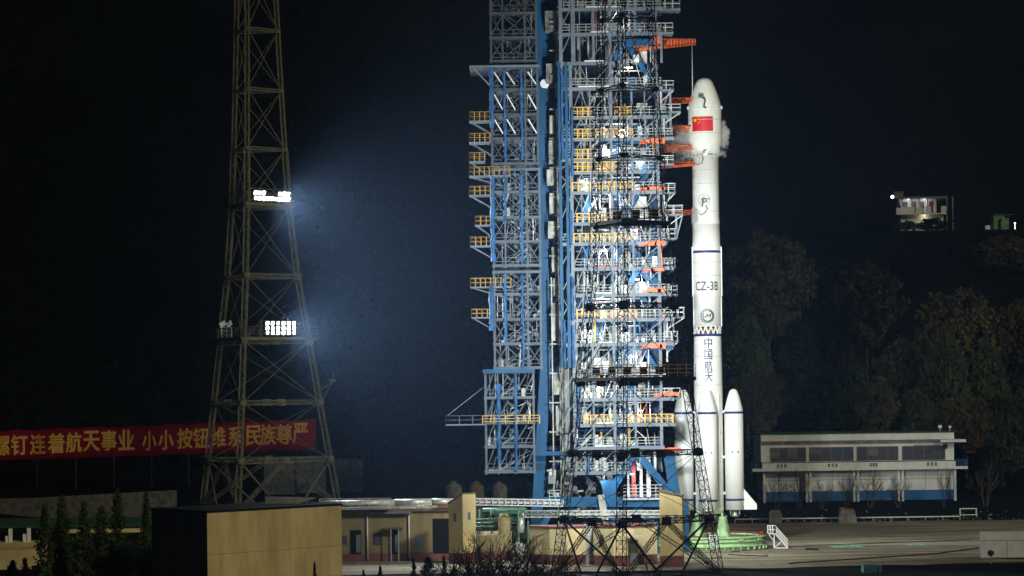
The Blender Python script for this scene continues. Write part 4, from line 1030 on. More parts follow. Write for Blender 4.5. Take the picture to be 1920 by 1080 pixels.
b = MB(); p, q = P(1126, 928, 387.6), P(1136, 982, 387.6); b.bar(p, q, .8, .5); b.build('cable_chute', 'shaft', TW)
# stay ropes of the front lightning mast run past the tower
# ------------------------------------------------------------------ buildings by the pad
def wall_dir(a): return Vector((math.cos(a), math.sin(a), 0))
# ochre block in the front left corner: dark left face, lit right face with panel joints
def front_block():
    A = P(388, 962, 300); Bp = P(640, 948, 315); L = P(284, 956, 309)
    A.z = Bp.z = L.z = 0; top = P(388, 962, 300).z
    D = L + (Bp - A)
    b0 = empty('flat_roofed_block', A, 'ochre flat roofed block in the front with a black left face', 'building')
    b = MB(); pts = [A, Bp, D, L]
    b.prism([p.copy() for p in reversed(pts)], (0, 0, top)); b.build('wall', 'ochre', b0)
    b = MB(); d = (Bp - A).normalized(); n = Vector((d.y, -d.x, 0))
    for z in (2.2, 5.1): b.obox((A + Bp) / 2 + Vector((0, 0, z)) + n * .0, (Bp - A) / 2, n * .012, Vector((0, 0, .015)))
    for f in (.6,): b.obox(A.lerp(Bp, f) + Vector((0, 0, top / 2)), d * .012, n * .01, Vector((0, 0, top / 2)))
    b.build('panel_joint', 'roofing', b0)
    b = MB()
    e = .12; c = (A + D) / 2
    pp = [c + (p - c) * 1.012 for p in pts]
    b.prism([Vector((p.x, p.y, top + .003)) for p in reversed(pp)], (0, 0, .22)); b.build('roof', 'void', b0)
    c = P(540, 943, 316); q = empty('roof_hatch', Vector((c.x, c.y, top + .22)), 'pale tilted metal plate lying on the flat ochre block roof', 'roof plate')
    b = MB(); b.hexa([Vector((c.x - 2.0, c.y - 3, top + .3)), Vector((c.x + 1.2, c.y - 3, top + .25)), Vector((c.x + 2.6, c.y + 2, top + .62)), Vector((c.x - 2.4, c.y + 2, top + .8))] + [Vector((c.x - 2.0, c.y - 3, top + .4)), Vector((c.x + 1.2, c.y - 3, top + .35)), Vector((c.x + 2.6, c.y + 2, top + .72)), Vector((c.x - 2.4, c.y + 2, top + .9))])
    b.build('plate', 'block', q)
    b = MB()
    for dx in (-1.6, 1.6): b.box(c.x + dx - .1, c.x + dx + .1, c.y - .1, c.y + .1, top + .22, top + .42)
    b.build('foot', 'steel_dark', q)
front_block()
# long cream workshop with doors, drain pipes and a walkway on its roof
def workshop():
    Y = 380.0
    x0, x1 = P(560, 1000, Y).x, P(852, 1000, Y).x; zt = P(800, 958, Y).z
    o = empty('workshop_building', ((x0 + x1) / 2, Y, 0), 'long low cream workshop with doors, drain pipes and a maroon plinth', 'building')
    b = MB(); b.box(x0, x1, Y, Y + 12, .95, zt); b.build('wall', 'cream_dim', o)
    b = MB(); b.box(x0 - .02, x1 + .02, Y - .03, Y + 12.02, 0, .95); b.build('plinth', 'maroon', o)
    b = MB(); b.box(x0 - .3, x1 + .1, Y - .5, Y + 12.3, zt, zt + .3); b.build('roof', 'roofing', o)
    def rect(xa, xb, ya, yb, m, name, d=.06, par=o):
        p, q = P(xa, yb, Y), P(xb, ya, Y); mb = MB(); mb.box(p.x, q.x, Y - d, Y - .035, max(.02, p.z), q.z); return mb.build(name, m, par)
    for (xa, xb) in ((657, 677), (733, 747)):
        dr = rect(xa, xb, 994, 1039, 'void', 'door'); rect(xa + (xb - xa) * .55, xb - 1, 1003, 1036, 'steel_dark', 'door_leaf', .1, dr)
    w_ = rect(700, 716, 998, 1022, 'glass', 'window'); 
    rect(779, 795, 1001, 1029, 'steel_dark', 'shutter'); rect(812, 842, 972, 1038, 'void', 'gateway')
    w2 = rect(641, 650, 1004, 1021, 'glass', 'window')
    b = MB()
    for px in (689, 767): p = P(px, 1000, Y); b.tube((p.x, Y - .2, .1), (p.x, Y - .2, P(px, 966, Y).z), .1, .1, 8)
    b.build('drain_pipe', 'panel', o)
    b = MB(); p, q = P(718, 988, Y), P(756, 990, Y); b.box(p.x, q.x, Y - 1.5, Y - .035, q.z - .08, q.z + .08); b.build('door_canopy', 'roofing', o)
    b = MB(); p, q = P(690, 958, Y), P(772, 962, Y); b.box(p.x, q.x, Y - 1.0, Y - .51, q.z, q.z + .22); b.build('eaves_beam', 'steel_dark', o)
    b = MB()
    for px in (734, 748): p = P(px, 1000, Y); b.bar((p.x, Y - 1.4, 0), (p.x, Y - 1.4, P(px, 990, Y).z), .1)
    b.build('canopy_post', 'galv', o)
    # roof walkway and lagged pipes run on top
    k = empty('pipe_walkway', (P(700, 950, Y - 2).x, Y - 2, zt + .3), 'pale walkway with handrail and lagged pipe on the workshop roof', 'walkway')
    b = MB(); p, q = P(600, 952, Y - 1.5), P(732, 950, Y - 1.5); b.box(p.x, q.x, Y - 2, Y - .6, zt + .31, zt + .6); b.build('deck', 'conc', k)
    b = MB(); b.rail([(p.x, Y - 1.9, zt + .6), (q.x, Y - 1.9, zt + .6)], 1.05, 1.25, .07, 2, .1); b.build('railing', 'kit', k)
    b = MB(); pts = [Vector((P(600, 945, Y).x, Y + .2, zt + .95)), Vector((P(740, 942, Y).x, Y + .2, zt + 1.0)), Vector((P(810, 942, Y).x, Y + .4, zt + 1.05)), Vector((P(850, 941, Y).x, Y + 1, zt + 1.0))]
    b.poly(pts, .42, 12); b.build('lagged_pipe', 'foil', k)
    b = MB(); p, q = P(735, 950, Y), P(810, 948, Y); b.hexa([Vector((p.x, Y - .6, zt + .31)), Vector((q.x, Y - .6, zt + .31)), Vector((q.x, Y + 2, zt + .31)), Vector((p.x, Y + 2, zt + .31)), Vector((p.x, Y - .6, zt + .5)), Vector((q.x, Y - .6, zt + .75)), Vector((q.x, Y + 2, zt + 1.3)), Vector((p.x, Y + 2, zt + .9))])
    b.build('pipe_cover', 'foil', k)
    b = MB(); b.box(P(820, 948, Y).x, P(845, 948, Y).x, Y - .8, Y + 3, zt + .31, zt + .65); b.build('red_hatch', 'maroon', k)
workshop()
def turret(name, xc, Y, wpx, ytop, rot, label, roofdrop, base_h=1.25, wins=()):
    p = P(xc, 1000, Y); hw = wpx * Y / F / 2
    o = empty(name, (p.x, Y, 0), label, 'turret')
    zt = P(xc, ytop, Y).z; r = Matrix.Rotation(rot, 3, 'Z'); c = Vector((p.x, Y, 0))
    def q(x, y, z): v = r @ Vector((x * hw, y * hw, 0)); return c + v + Vector((0, 0, z))
    zl = zt - roofdrop
    b = MB(); b.hexa([q(-1, -1, base_h), q(1, -1, base_h), q(1, 1, base_h), q(-1, 1, base_h), q(-1, -1, zl), q(1, -1, zt), q(1, 1, zt), q(-1, 1, zl)]); b.build('wall', 'cream', o)
    b = MB(); g = 1.012; b.hexa([q(-g, -g, 0), q(g, -g, 0), q(g, g, 0), q(-g, g, 0), q(-g, -g, base_h), q(g, -g, base_h), q(g, g, base_h), q(-g, g, base_h)]); b.build('plinth', 'maroon', o)
    b = MB(); g = 1.06; b.hexa([q(-g, -g, zl + .004), q(g, -g, zt + .004), q(g, g, zt + .004), q(-g, g, zl + .004), q(-g, -g, zl + .2), q(g, -g, zt + .16), q(g, g, zt + .16), q(-g, g, zl + .2)]); b.build('roof', 'roofing', o)
    for (f, u0, u1, z0, z1) in wins:
        b = MB(); e = .015
        if f == 'front': b.hexa([q(u0, -1 - e, z0), q(u1, -1 - e, z0), q(u1, -1 + e, z0), q(u0, -1 + e, z0), q(u0, -1 - e, z1), q(u1, -1 - e, z1), q(u1, -1 + e, z1), q(u0, -1 + e, z1)])
        else: b.hexa([q(1 - e, u0, z0), q(1 + e, u0, z0), q(1 + e, u1, z0), q(1 - e, u1, z0), q(1 - e, u0, z1), q(1 + e, u0, z1), q(1 + e, u1, z1), q(1 - e, u1, z1)])
        b.build('window', 'steel_dark', o)
    return o
turret('stair_turret', 867, 372, 36, 926, R_(-42), 'cream stair turret with sloping roof beside the workshop end', 1.2, 1.3, (('front', -.3, .1, 4.9, 5.9), ('right', -.25, .2, 5.1, 6.0)))
turret('stair_turret', 1259.5, 361, 42, 931, R_(-6), 'cream stair turret with sloping roof between service tower and launch ring', -.6, 1.25, (('front', -.5, -.2, 4.9, 5.9), ('front', .25, .55, 4.9, 5.9)))
# curved bunker wall, cream over maroon, in front of the tower base
def bunker():
    o = empty('curved_bunker', (P(1115, 1040, 364).x, 366, 0), 'low cream bunker with curved front and maroon plinth under the service tower', 'bunker')
    pts = [(993, 370), (1030, 367.2), (1062, 366.2), (1098, 367)]; pts2 = [(1113, 365), (1150, 363.4), (1188, 363.6), (1232, 366)]
    for pp, yt in ((pts, 990), (pts2, 989)):
        W = [Vector((P(x, 1000, Y).x, Y, 0)) for x, Y in pp]; back = [Vector((W[-1].x, 372, 0)), Vector((W[0].x, 372, 0))]
        zt = P(pp[1][0], yt, pp[1][1]).z
        ring = W + back
        MB().prism([Vector((v.x, v.y, 1.15)) for v in reversed(ring)], (0, 0, zt - 1.15)).build('wall', 'cream_lit', o)
        c = sum(W, Vector()) / len(W)
        rg = [v + (Vector((0, -.03, 0)) if i < len(W) else Vector((0, 0, 0))) for i, v in enumerate(ring)]
        MB().prism([Vector((v.x, v.y, 0)) for v in reversed(rg)], (0, 0, 1.15)).build('plinth', 'maroon', o)
        cp = [v + (Vector((0, -.12, 0)) if i < len(W) else Vector((0, 0, 0))) for i, v in enumerate(ring)]
        MB().prism([Vector((v.x, v.y, zt + .003)) for v in reversed(cp)], (0, 0, .16)).build('coping', 'maroon', o)
    b = MB(); p, q = P(1098, 1040, 367.6), P(1114, 1000, 367.6); b.box(p.x, q.x, 367.5, 375, 0, P(1105, 985, 367).z); b.build('grey_pier', 'kit', o)
    b = MB(); p, q = P(1176, 1006, 363.4), P(1204, 1008, 363.4); b.box(p.x, q.x, 361.9, 363.4, p.z - .1, p.z + .1); b.build('door_canopy', 'panel', o)
    b = MB(); b.box(P(1182, 1030, 363).x, P(1196, 1030, 363).x, 363.2, 363.7, .02, P(1185, 1013, 363).z); b.build('door', 'steel_dark', o)
    b = MB(); b.box(P(1125, 1010, 363.9).x, P(1132, 1010, 363.9).x, 363.6, 364.4, P(1125, 1010, 364).z, P(1125, 1003, 364).z); b.build('window', 'steel_dark', o)
bunker()
# ladder-like cable trays and green pipework between workshop and tower
def trays():
    for (xa, ya, xb, yb, Y, lab) in ((888, 941, 1056, 951, 378, 'upper silver cable tray running from stair turret into the service tower'), (985, 964, 1238, 968, 381, 'lower silver cable tray bending down in front of the tower base')):
        p, q = P(xa, ya, Y), P(xb, yb, Y); q.z = p.z + (q.z - p.z) * .4
        o = empty('cable_tray', p, lab, 'cable tray', 'cable trays at the tower base')
        b = MB(); n = int((q - p).length / .75)
        for dz in (-.36, .36): b.bar(p + Vector((0, 0, dz)), q + Vector((0, 0, dz)), .12); b.bar(p + Vector((0, 1, dz)), q + Vector((0, 1, dz)), .12)
        for k in range(n + 1): c = p.lerp(q, k / n); b.bar(c - Vector((0, 0, .36)), c + Vector((0, 0, .36)), .13); b.bar(c + Vector((0, 0, .36)), c + Vector((0, 1, .36)), .1)
        b.build('tray_frame', 'galv', o)
        b = MB(); b.bar(p + Vector((0, .5, 0)), q + Vector((0, .5, 0)), .5, .3); b.build('lagged_bundle', 'foil', o)
        b = MB()
        for f in (.02, .5, .95): c = p.lerp(q, f) + Vector((0, .5, 0)); b.bar((c.x, c.y, 0), (c.x, c.y, c.z - .36), .18)
        b.build('tray_post', 'pipegreen', o)
        if Y == 381:
            b = MB(); b.poly([p + Vector((0, .5, 0)), p + Vector((-.5, .5, -.4)), p + Vector((-.6, .5, -2.2))], .42, 10); b.build('bend', 'foil', o)
    o = empty('green_pipework', (P(935, 980, 383).x, 383, 0), 'green pipes and gantry between the stair turret and the tower', 'pipework')
    b = MB(); r = random.Random(3)
    for (y, xa, xb, Y, w_) in ((957, 905, 985, 384, .3), (963, 920, 990, 383, .25), (975, 885, 975, 382, .14), (982, 885, 970, 382.5, .14), (988, 890, 960, 382, .12), (1004, 885, 975, 384, .2)):
        p, q = P(xa, y, Y), P(xb, y - 1.5, Y); b.tube(p, q, w_, w_, 10)
    for px in (900, 922, 945, 968): p = P(px, 1000, 382.8); b.tube((p.x, 382.8, 0), (p.x, 382.8, P(px, 955, 382.8).z), .11, .11, 8)
    b.rail([P(890, 985, 381.5), P(972, 982, 381.5)], 1.6, .9, .07, 4)
    p, q = P(925, 960, 382), P(988, 955, 382); b.box(p.x, q.x, 381.6, 385, p.z - .3, p.z + .25)
    b.build('green_frame', 'pipegreen', o)
    b = MB(); c = P(946, 1000, 381); b.lathe([(.75, 0), (.75, P(946, 1008, 381).z), (.75, P(946, 972, 381).z), (.5, P(946, 963, 381).z)], c.x, 381, 16); b.build('cream_vessel', 'cream_dim', o)
    b = MB(); c = P(972, 1022, 378); b.lathe([(1.0, .3), (1.05, 1.2), (.7, 1.9), (.2, 2.1)], c.x, 378, 16); b.build('tank_end', 'conc', o)
    b = MB(); b.box(P(888, 1030, 379).x, P(960, 1030, 379).x, 379, 390, 1.1, P(900, 1004, 379).z); b.build('low_wall', 'cream_dim', o)
    b = MB(); b.box(P(888, 1030, 379).x - .02, P(960, 1030, 379).x + .02, 378.96, 390, 0, 1.1); b.build('plinth', 'maroon', o)
trays()
# three dim storage tanks behind
for k, px in enumerate((851, 893, 936)):
    Y = 455 + k * 3; c = P(px, 930, Y); g = ground(c.x, Y); r = 15 * Y / F
    zt = P(px, 914, Y).z
    o = empty('storage_tank', (c.x, Y, g), ['dim grey domed tank directly behind the workshop stair turret', 'dimmest domed tank between the two other grey tanks', 'grey domed tank nearest the blue raking leg of the tower'][k], 'tank', 'domed tanks behind the workshop')
    MB().lathe([(r, g - .1), (r, zt), (r * .93, zt + .25)], c.x, Y, 28).build('shell', 'block' if k != 1 else 'roofing', o)
    b = MB(); b.lathe([(r * .93, zt + .24), (r * .55, zt + .55), (r * .35, zt + .62), (r * .33, zt + .85), (.05, zt + .95)], c.x, Y, 28); b.build('dome', 'block' if k != 1 else 'roofing', o)
# two-storey pale building on the right with wide dark windows and a balcony
def hall():
    Y = 482.0; k_ = Y / F
    X = lambda px: P(px, 870, Y).x; Z = lambda py: P(1610, py, Y).z
    g = 2.6
    o = empty('control_hall', (X(1610), Y, g), 'pale two-storey hall with four wide dark windows and a long balcony', 'building')
    x0, x1 = X(1427), X(1789)
    b = MB(); b.box(x0, x1, Y, Y + 14, Z(865), Z(826)); b.box(x0, x1, Y - .25, Y + 14, Z(825.5), Z(813)); b.build('upper_wall', 'pale', o)
    b = MB(); b.box(x0 + .1, x1 - .1, Y - .08, Y - .005, Z(832.5), Z(826)); b.build('recess_shadow', 'block', o)  # dark strip painted where the recess under the parapet is in shade
    b = MB(); b.box(x0 - .15, x1 + .5, Y - .4, Y + 14.2, Z(813) + .004, Z(813) + .2); b.build('roof', 'greenroof', o)
    for (a, c) in ((1445, 1511), (1518, 1600), (1607, 1684), (1692, 1772)):
        b = MB(); b.box(X(a), X(c), Y - .05, Y - .01, Z(864), Z(838)); wn = b.build('window', 'glass', o)
        rb = random.Random(a)
        for k in range(4):
            if rb.random() < .6: xa, xb = X(a + (c - a) * k / 4), X(a + (c - a) * (k + 1) / 4); MB().box(xa + .06, xb - .06, Y - .049 - .008, Y - .0495, Z(864 - rb.uniform(6, 18)), Z(838)).build('blind', 'hose_grey' if rb.random() < .5 else 'truss_dim', wn)
        b = MB(); xa, xb = X(a), X(c)
        for f in (0, .25, .5, .75, 1): x = xa + (xb - xa) * f; b.box(x - .05, x + .05, Y - .09, Y - .052, Z(864), Z(838))
        b.box(xa, xb, Y - .1, Y - .091, Z(838.6), Z(837.4)); b.build('frame', 'steel_dark', wn)
    b = MB(); b.box(X(1409), X(1811), Y - 2.0, Y - .1, Z(881), Z(876)); b.box(x0, x1, Y - 1.9, Y - 1.7, Z(876) + .002, Z(866)); b.build('balcony', 'pale', o)
    bl = o.children[-1]
    b = MB()
    for (a, c) in ((1455, 1475), (1550, 1571), (1628, 1644), (1735, 1757)):
        n = 3
        for i in range(n): xa = X(a + (c - a) * i / n); b.box(xa, xa + .32, Y - 1.93, Y - 1.902, Z(874.5), Z(868))
    b.build('balcony_opening', 'block', bl)
    b = MB(); b.rail([(X(1409), Y - .3, Z(876)), (X(1409), Y - 1.9, Z(876)), (X(1427), Y - 1.9, Z(876))], 1.0, .5, .06, 3); b.build('railing', 'bluepaint', bl); b = MB(); b.rail([(X(1789), Y - 1.9, Z(876)), (X(1811), Y - 1.9, Z(876)), (X(1811), Y - .3, Z(876))], 1.0, .5, .06, 3)
    b.build('railing', 'bluepaint', bl)
    b = MB(); b.box(x0 + .4, x1 - .1, Y, Y + 14, Z(920), Z(881) - .004); b.build('lower_wall', 'pale', o)
    b = MB(); b.box(x0 + .38, x1 - .12, Y - .03, Y + 14, g - .6, Z(920)); b.build('dado', 'bluepaint', o)
    b = MB()
    for py in (899,): b.box(x0 + .4, x1 - .1, Y - .02, Y - .003, Z(py) - .04, Z(py) + .04)
    for px in (1475, 1560, 1650, 1735): b.box(X(px) - .03, X(px) + .03, Y - .022, Y - .004, Z(920), Z(881))
    b.build('wall_joint', 'block', o)
    for px in (1431.5, 1511, 1518, 1599.5, 1607, 1683, 1690.5, 1788.5):
        b = MB(); b.box(X(px) - .18, X(px) + .18, Y - 1.2, Y - .85, g - .8, Z(881) - .004); b.build('column', 'pale', o)
    b = MB(); b.box(X(1762), X(1809), Y - 1.6, Y + 3, Z(831), Z(826)); b.build('side_canopy', 'pale', o)
    b = MB(); b.box(X(1768), X(1775), Y - .5, Y - .1, Z(843), Z(834)); b.build('wall_box', 'dark', o)
    b = MB(); b.box(X(1715), X(1762), Y - .35, Y - .12, Z(836.5), Z(834.5)); b.build('strip_light', 'galv', o)
    for px, s in ((1762.5, .55), (1781, .4)):
        c = P(px, 806, Y + 2); q = empty('roof_lamp', (c.x, c.y, Z(813) + .2), 'small white lamp on the hall roof, ' + ('the larger one' if s > .5 else 'the smaller one by the roof corner'), 'roof lamp')
        b = MB(); z = Z(813) + .2; b.bar((c.x, c.y, z), (c.x, c.y, z + .5), .08); b.obox(Vector((c.x, c.y, z + .5 + s * .3)), Vector((s * .5, 0, 0)), Vector((0, .15, 0)), Vector((0, .06, s * .4))); b.build('lamp_head', 'white', q)
hall()
# pad edge: white pipe line, concrete blocks, bench-like frame
def straight(name, pts, r, m, label, cat, n=8):
    o = MB().poly(pts, r, n).build(name, m, None, pts[0]); return tag(o, label, cat)
p = [P(1378, 979, 471), P(1585, 979, 471), P(1800, 977.5, 471)]
for q in p: q.z = .55
o = straight('pipe_line', p, .1, 'white', 'long thin white pipe along the far edge of the apron', 'pipe')
b = MB()
for k in range(14): c = p[0].lerp(p[2], k / 13); b.box(c.x - .08, c.x + .08, c.y - .08, c.y + .08, 0, .47)
b.build('pipe_support', 'conc', o)
def rockblock(px, py, Y, w_, h, label, seed):
    c = P(px, py, Y); g = 0.0; r = random.Random(seed)
    b = MB(); pts = []
    for z, s in ((0, 1), (h * .45, .97), (h * .8, .92), (h, .72)):
        for (sx, sy) in ((-1, -1), (1, -1), (1, 1), (-1, 1)): pts.append(Vector((c.x + sx * w_ * s * .5 * r.uniform(.86, 1.06), Y + sy * w_ * s * .4 * r.uniform(.9, 1.1), z + (r.uniform(-.15, .15) * h if z == h else 0))))
    i = b.add(pts)
    for l in range(3):
        for k in range(4): b.face(i + l * 4 + k, i + l * 4 + (k + 1) % 4, i + l * 4 + 4 + (k + 1) % 4, i + l * 4 + 4 + k)
    b.face(i + 12, i + 13, i + 14, i + 15)
    tag(b.build('concrete_block', 'block', None, (c.x, Y, 0)), label, 'block')
rockblock(1454, 970, 469, 2.0, 1.9, 'dim concrete block on the apron edge behind the rocket booster fin', 2)
rockblock(1588, 972, 468, 2.5, 2.1, 'broken concrete block standing on the white pipe line', 5)
c = P(1816, 962, 474); g = ground(c.x, 474)
b = MB(); 
for dx in (-1.2, 1.2):
    for dy in (0, .8): b.bar((c.x + dx, 474 + dy, g - .1), (c.x + dx, 474 + dy, g + 1.1), .08)
for z in (.15, 1.05):
    for dy in (0, .8): b.bar((c.x - 1.2, 474 + dy, g + z), (c.x + 1.2, 474 + dy, g + z), .1)
    for dx in (-1.2, 1.2): b.bar((c.x + dx, 474, g + z), (c.x + dx, 474.8, g + z), .1)
tag(b.build('barrier_frame', 'white', None, (c.x, 474, g)), 'small white tubular frame on the grass bank', 'frame')
# rubble and stones on the bank: nobody could count them
r = random.Random(9); b = MB()
for k in range(260):
    x = r.uniform(20, 92); y = 471 + abs(r.gauss(0, 2.5)); s = r.uniform(.05, .16); z = ground(x, y)
    b.obox((x, y, z + s * .3), Vector((s, r.uniform(-s, s) * .5, 0)), Vector((r.uniform(-s, s) * .4, s, 0)), Vector((0, 0, s * .6)))
tag(b.build('rubble', 'block', None, (50, 474, 0)), 'scattered pale stones along the foot of the grass bank', kind='stuff')
# cabinet on the right edge
def cabinet():
    c = P(1880, 1046, 366); o = empty('equipment_cabinet', (c.x, 366, 0), 'large plain white equipment cabinet at the right edge of the apron', 'cabinet')
    x0, x1 = P(1838, 1020, 366).x, P(1937, 1020, 366).x; zt = P(1838, 998, 366).z
    b = MB(); b.hexa([(x0, 366, .25), (x1, 365.2, .25), (x1 + .3, 368, .25), (x0 + .3, 368.8, .25), (x0, 366, zt), (x1, 365.2, zt), (x1 + .3, 368, zt), (x0 + .3, 368.8, zt)]); b.build('body', 'cabinet', o)
    b = MB(); f = lambda t, z: Vector((x0 + (x1 - x0) * t, 366 - .8 * t - .02, z))
    b.bar(f(0, zt - .95), f(1, zt - .95), .03); b.bar(f(.5, .3), f(.5, zt - .95), .03); b.build('door_seam', 'steel', o)
    b = MB(); b.box(x0 + .1, x1 - .1, 365.9, 368, 0, .25); b.build('base', 'steel_dark', o)
    c = P(1858, 1058, 358); p = empty('valve_post', (c.x, 358, 0), 'short dark post with a round head in front of the white cabinet', 'post')
    b = MB(); b.bar((c.x, 358, 0), (c.x, 358, .9), .18); b.build('post', 'conc', p)
    b = MB(); b.lathe([(.1, .85), (.36, 1.05), (.36, 1.35), (.15, 1.5)], c.x, 358, 12); b.build('head', 'dark', p)
cabinet()
# hoses and mint sheets lying on the apron
def flat(name, px, py, wx, wy, m, label, seed, cat):
    c = P(px, py, 400); Y = -20 * F / (725 - py) if False else F * H / (py - 725); x = P(px, py, Y).x
    r = random.Random(seed); pts = []
    for k in range(22): a = 2 * math.pi * k / 22; s = r.uniform(.72, 1.05); pts.append(Vector((x + wx * s * math.cos(a), Y + wy * s * math.sin(a), .012)))
    b = MB(); ctr = b.add([(x, Y, .22)]); i = b.add(pts); j = b.add([Vector((x, Y, .16)).lerp(p_, .6) + Vector((0, 0, r.uniform(.02, .2))) for p_ in pts])
    for k in range(22): b.face(i + k, i + (k + 1) % 22, j + (k + 1) % 22, j + k); b.face(ctr, j + k, j + (k + 1) % 22)
    tag(b.build(name, m, None, (x, Y, 0)), label, cat)
flat('ground_sheet', 1592, 1034, 2.5, 1.9, 'mint', 'wide crumpled mint green sheet lying on the apron', 3, 'sheet')
flat('ground_sheet', 1716, 1032, 1.35, 1.2, 'mint', 'smaller mint green sheet with pale centre nearer the white cabinet', 7, 'sheet')
def hose(pp, rr, label):
    pts = []
    for (px, py) in pp:
        Y = F * H / (py - 725); v = P(px, py, Y); v.z = rr; pts.append(v)
    o = []
    for a, c in zip(pts, pts[1:]):
        for k in range(4): o.append(a.lerp(c, k / 4) + Vector((0, .15 * math.sin(k * 1.6), 0)))
    o.append(pts[-1])
    tag(MB().poly(o, rr, 6).build('ground_hose', 'dark', None, pts[0]), label, 'hose')
hose([(1370, 1041), (1440, 1035), (1520, 1031), (1640, 1028), (1820, 1024)], .05, 'long dark hose running straight across the lit apron')
hose([(1365, 1046), (1400, 1048), (1440, 1050), (1436, 1047)], .06, 'short looped dark hose near the mast foot')
hose([(1510, 1039), (1534, 1039.5)], .16, 'stubby dark pipe piece lying on the apron')
hose([(1480, 1064), (1600, 1058), (1760, 1049), (1835, 1040)], .08, 'thick dark hose along the front edge of the apron')
c = P(1640, 1074, 345); b = MB(); b.box(c.x - 1.3, c.x + .2, 344, 346.5, -.1, .8); b.box(c.x + .35, c.x + .7, 344.2, 345, -.1, .75)
b.box(c.x - .6, c.x - .3, 343.95, 344, .2, .5)
tag(b.build('control_box', 'teal', None, (c.x, 345, 0)), 'dim teal control box at the front edge of the apron', 'box')

# ------------------------------------------------------------------ left side: terrace, banner, low pipes
def banner():
    A = P(-40, 836, 456); B = P(592, 816, 482)
    o = empty('slogan_banner', (A.x, A.y, ground(A.x, A.y)), 'long red banner with golden Chinese characters on the dark hillside', 'banner')
    zt0, zb0 = P(-40, 808, 456).z, P(-40, 864, 456).z; zt1, zb1 = P(592, 785, 482).z, P(592, 842, 482).z
    d = (B - A); d.z = 0; L = d.length; d.normalize(); n = Vector((d.y, -d.x, 0)) * .12
    a = Vector((A.x, A.y, 0)); c = Vector((B.x, B.y, 0)); zv = lambda z: Vector((0, 0, z))
    def crease(t, v=0.5): return .10 * math.sin(t * 57) + .07 * math.sin(t * 131 + v * 2) + .05 * math.sin(t * 23 + 1)
    def sag(t): return .22 * abs(math.sin(t * math.pi * 9)) ** 2
    b = MB(); rows = []; N = 220; nd_ = n.normalized()
    for k in range(N + 1):
        t = k / N; base_ = a.lerp(c, t); zt_ = zt0 + (zt1 - zt0) * t - sag(t); zb_ = zb0 + (zb1 - zb0) * t - sag(t) * .6; col = []
        for s_ in (1, -1):
            for v in range(5): col.append(base_ + nd_ * (crease(t, v / 4) + .03 * s_) + zv(zb_ + (zt_ - zb_) * v / 4))
        rows.append(b.add(col))
    b.smooth = True
    for p_, q_ in zip(rows, rows[1:]):
        for v in range(4): b.face(p_ + v, q_ + v, q_ + v + 1, p_ + v + 1); b.face(q_ + 5 + v, p_ + 5 + v, p_ + 6 + v, q_ + 6 + v)
        b.face(p_ + 4, q_ + 4, q_ + 9, p_ + 9); b.face(q_, p_, p_ + 5, q_ + 5)
    b.build('cloth', 'banner', o)
    chars = '螺钉连着航天事业小小按钮维系民族尊严'
    # photo columns of every character
    cx = [3, 36, 71, 105, 138, 171, 204, 237, 280, 311, 346, 377, 409, 442, 475, 502, 532, 563]
    cy = [835, 834, 833, 831, 829, 827, 825.5, 824.5, 826, 825, 822, 821, 819.5, 818, 816.5, 815, 814, 812]
    b = MB()
    for ch, px, py in zip(chars, cx, cy):
        t = ((px + 40) / 632); Y = 456 + 26 * t
        v_, f_ = glyphs(ch); ww = 27; hh = 37
        if ch in '小': ww, hh = 25, 36
        v_ = fit(v_, -ww / 2, ww / 2, -hh / 2, hh / 2)
        for ci, (ox, oy) in enumerate(((0, 0), (.9, .4), (-.9, -.4), (.4, -.8), (-.4, .8))):   # heavy brush weight
            i = len(b.v)
            for q in v_:
                w3 = P(px + q.x + ox, py - q.y - oy - q.x * .03, Y)
                tt = ((w3.x - a.x) / (c.x - a.x)); base_ = a.lerp(c, tt) + n.normalized() * (crease(tt) + .10 + .008 * ci); b.v.append(Vector((base_.x, base_.y, w3.z)))
            for f in f_: b.face(*[k + i for k in f])
    b.build('characters', 'gold', o)
    for k in range(9):
        q = a.lerp(c, (k + .5) / 9) - n * 2; z = ground(q.x, q.y); z1 = zt0 + (zt1 - zt0) * (k + .5) / 9
        b = MB(); b.bar((q.x, q.y, z - .2), (q.x, q.y, z1), .16); b.build('post', 'bark', o)
banner()
